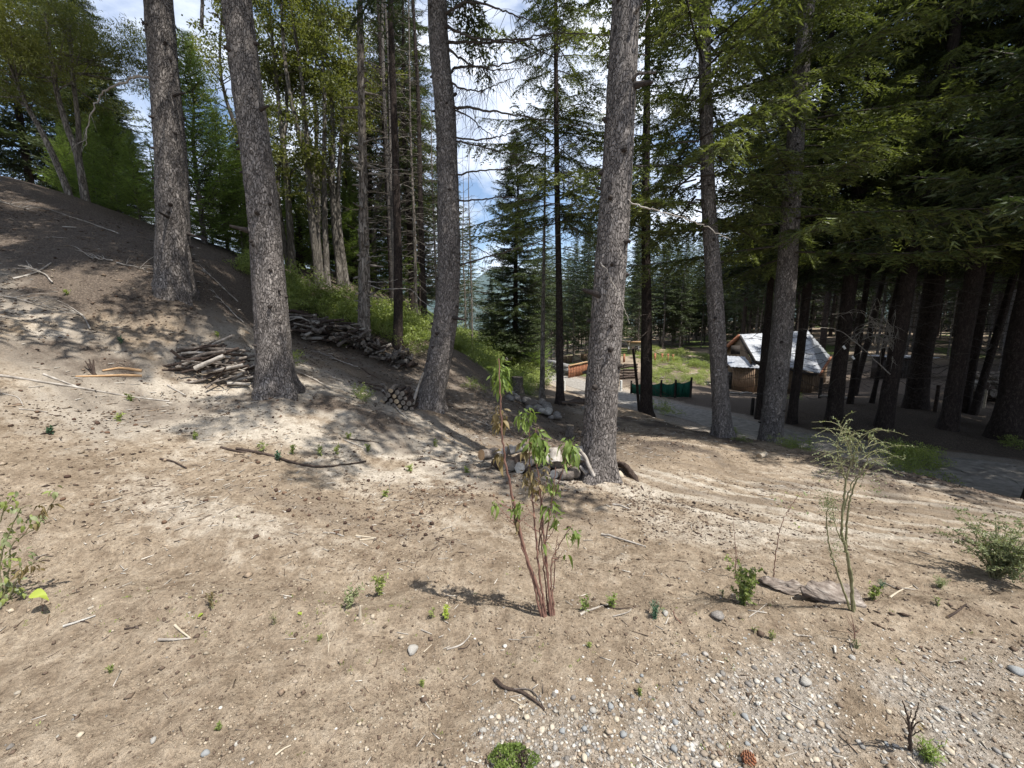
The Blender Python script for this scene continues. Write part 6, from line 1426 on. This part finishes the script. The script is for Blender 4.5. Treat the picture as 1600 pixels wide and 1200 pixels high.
def wedge(n, r0, r1, p=1.0, lo=-62, hi=60):
    r = np.exp(gg.uniform(math.log(r0), math.log(r1), n)) if p == 1 else (gg.uniform(r0 ** p, r1 ** p, n)) ** (1 / p)
    a = np.radians(gg.uniform(lo, hi, n)); return r * np.sin(a), r * np.cos(a)
def zval(ch, x, y):
    i = np.clip(np.searchsorted(GX, x) - 1, 0, len(GX) - 2); j = np.clip(np.searchsorted(GY, y) - 1, 0, len(GY) - 2); return zone[j, i, ch]
def pal(cs, n, v=.15):
    cs = np.array(cs); c = cs[gg.integers(len(cs), size=n)] * (1 + gg.normal(0, v, (n, 1))); return np.c_[np.clip(c, .01, .9), np.ones(n)]
# gravel
x, y = wedge(120000, 1.0, 4.2); keep = gg.uniform(0, 1, len(x)) < zval(0, x, y) * .75 + .010; x, y = x[keep], y[keep]; n = len(x); s = np.exp(gg.normal(math.log(.0036), .5, n)); s = np.minimum(s, .014)
tiny = s < .0042
def gcol(n): return pal([(.44, .42, .38), (.34, .32, .30), (.54, .52, .48), (.25, .24, .23), (.36, .30, .24), (.46, .41, .34), (.30, .24, .18)], n)
for nm_, mk_, tv_, tf_ in (('gravel', ~tiny, ICV, ICF), ('gravel_grit', tiny, OCV, OCF)):
    q_ = s[mk_]; scatter(nm_, len(q_), (x[mk_], y[mk_]), tv_, tf_, q_ * 1.25, q_, q_ * .55, gcol(len(q_)), M_peb, .32, .13, .2, gg)
# soil crumbs
x, y = wedge(60000, 1.05, 9.0); keep = (gg.uniform(0, 1, len(x)) < .25 + .9 * np.clip(fbm(x * 2.5, y * 2.5, 3, 91) + .25, 0, 1)) & (road_d(x, y)[0] > 1.7); x, y = x[keep], y[keep]; n = len(x); r = np.hypot(x, y); s = np.exp(gg.normal(math.log(.0034), .5, n)) * (.7 + .16 * r)
scatter('soil_crumbs', n, (x, y), OCV, OCF, s * 1.2, s, s * .7, pal([(.27, .21, .155), (.20, .15, .11), (.33, .27, .205), (.40, .34, .265), (.14, .10, .075)], n), M_peb, .15, .2, .4, gg)
# bark chips and cone scales on the slope
x, y = wedge(110000, 2.6, 13.0); lz = np.clip(zval(2, x, y) * .9 + .62 * sm(y - 2.9, 0, 1) * (x < 2.5) + .08, 0, 1); pat = np.clip(fbm(x * 1.3, y * 1.3, 4, 95) * 2 + .35, .03, 1)
keep = (gg.uniform(0, 1, len(x)) < lz * pat) & (road_d(x, y)[0] > 1.7); x, y = x[keep], y[keep]; n = len(x); r = np.hypot(x, y); s = np.exp(gg.normal(math.log(.0062), .5, n)) * (.55 + .09 * r); s = np.minimum(s, .020)
scatter('bark_chips', n, (x, y), OCV, OCF, s * 1.6, s * .8, s * .5, pal([(.075, .05, .037), (.05, .034, .026), (.12, .08, .058), (.17, .12, .085), (.10, .075, .06)], n), M_lit, .1, .25, .5, gg)
# cones on the slope
x, y = wedge(1300, 2.8, 10.0); keep = (gg.uniform(0, 1, len(x)) < np.clip(fbm(x * .9, y * .9, 3, 97) * 2 + .45, 0, 1) * (x < 3) * sm(y - .6 * np.maximum(x, -1), 2.9, 3.8)) & (road_d(x, y)[0] > 1.8); x, y = x[keep], y[keep]; n = len(x); s = gg.uniform(.009, .017, n)
scatter('fallen_cones', n, (x, y), ICV, ICF, s * 1.5, s, s, pal([(.11, .065, .042), (.075, .045, .032), (.16, .10, .065)], n), M_lit, .1, .2, .3, gg)
# pale twigs and splinters
TW = np.array([[-1, -1, 0], [-1, 1, 0], [1, 1, .2], [1, -1, .2], [-1, 0, 1], [1, 0, 1.0]]); TWF = np.array([[0, 1, 2], [0, 2, 3], [0, 3, 5], [0, 5, 4], [1, 4, 5], [1, 5, 2], [0, 4, 1], [3, 2, 5]])
x, y = wedge(17000, 1.1, 12.0); keep = (gg.uniform(0, 1, len(x)) < .05 + .85 * np.clip(fbm(x * 1.1, y * 1.1, 3, 99) * 1.6 + .4, 0, 1) * sm(y - .35 * x, 2.6, 4.4)) & (road_d(x, y)[0] > 1.7); x, y = x[keep], y[keep]; n = len(x); r = np.hypot(x, y); s = np.minimum(np.exp(gg.normal(math.log(.022), .5, n)), .05) * (.6 + .12 * r)
scatter('twig_litter', n, (x, y), TW, TWF, s, s * .0 + .0016 + .0006 * r, s * 0 + .0018 + .0006 * r, pal([(.42, .38, .33), (.55, .51, .45), (.28, .22, .17), (.15, .11, .08), (.36, .27, .19)], n), M_lit, .0, .06, .4, gg)
# single bigger pebbles
x, y = wedge(9000, 1.15, 2.5); keep = gg.uniform(0, 1, len(x)) < zval(0, x, y) * .5 + .006; x, y = x[keep][:210], y[keep][:210]
pm = [M_rockw, M_rockg, M_rockt, M_rock]; pl = ['whitish pebble lying among the smaller gravel', 'grey pebble lying among the smaller gravel', 'tan pebble lying among the smaller gravel', 'mottled pebble lying among the smaller gravel']
for i in range(len(x)):
    k_ = int(gg.integers(4)); s = .008 + .010 * gg.uniform() ** 2.2; rock((x[i], y[i], h1(x[i], y[i])), s, pm[k_], pl[k_], 'pebble', 'pebbles in the gravel', 'pebble', sink=.3)
# sparse grass and green specks
x, y = wedge(5000, 1.2, 5); keep = gg.uniform(0, 1, len(x)) < np.exp(-((y - 1.95) / .22) ** 2) * .5 * np.clip(fbm(x * 3, y * 3, 3, 101) * 2 + .3, 0, 1) + .012; x, y = x[keep], y[keep]
n = len(x) * 6; bx_, by_ = np.repeat(x, 6) + gg.normal(0, .006, n), np.repeat(y, 6) + gg.normal(0, .006, n); d = nrm(gg.normal(0, .5, (n, 3)) + [0, 0, .8])
V, F = tris(np.c_[bx_, by_, hgt(bx_, by_)], d, nrm(np.cross(d, gg.normal(0, 1, (n, 3)))), gg.uniform(.006, .018, n), gg.uniform(.0025, .005, n))
o = single('sparse_grass', Acc().add(V, F), [M_shrub], None, None, None, origin=(0, 0, 0)); o['kind'] = 'stuff'
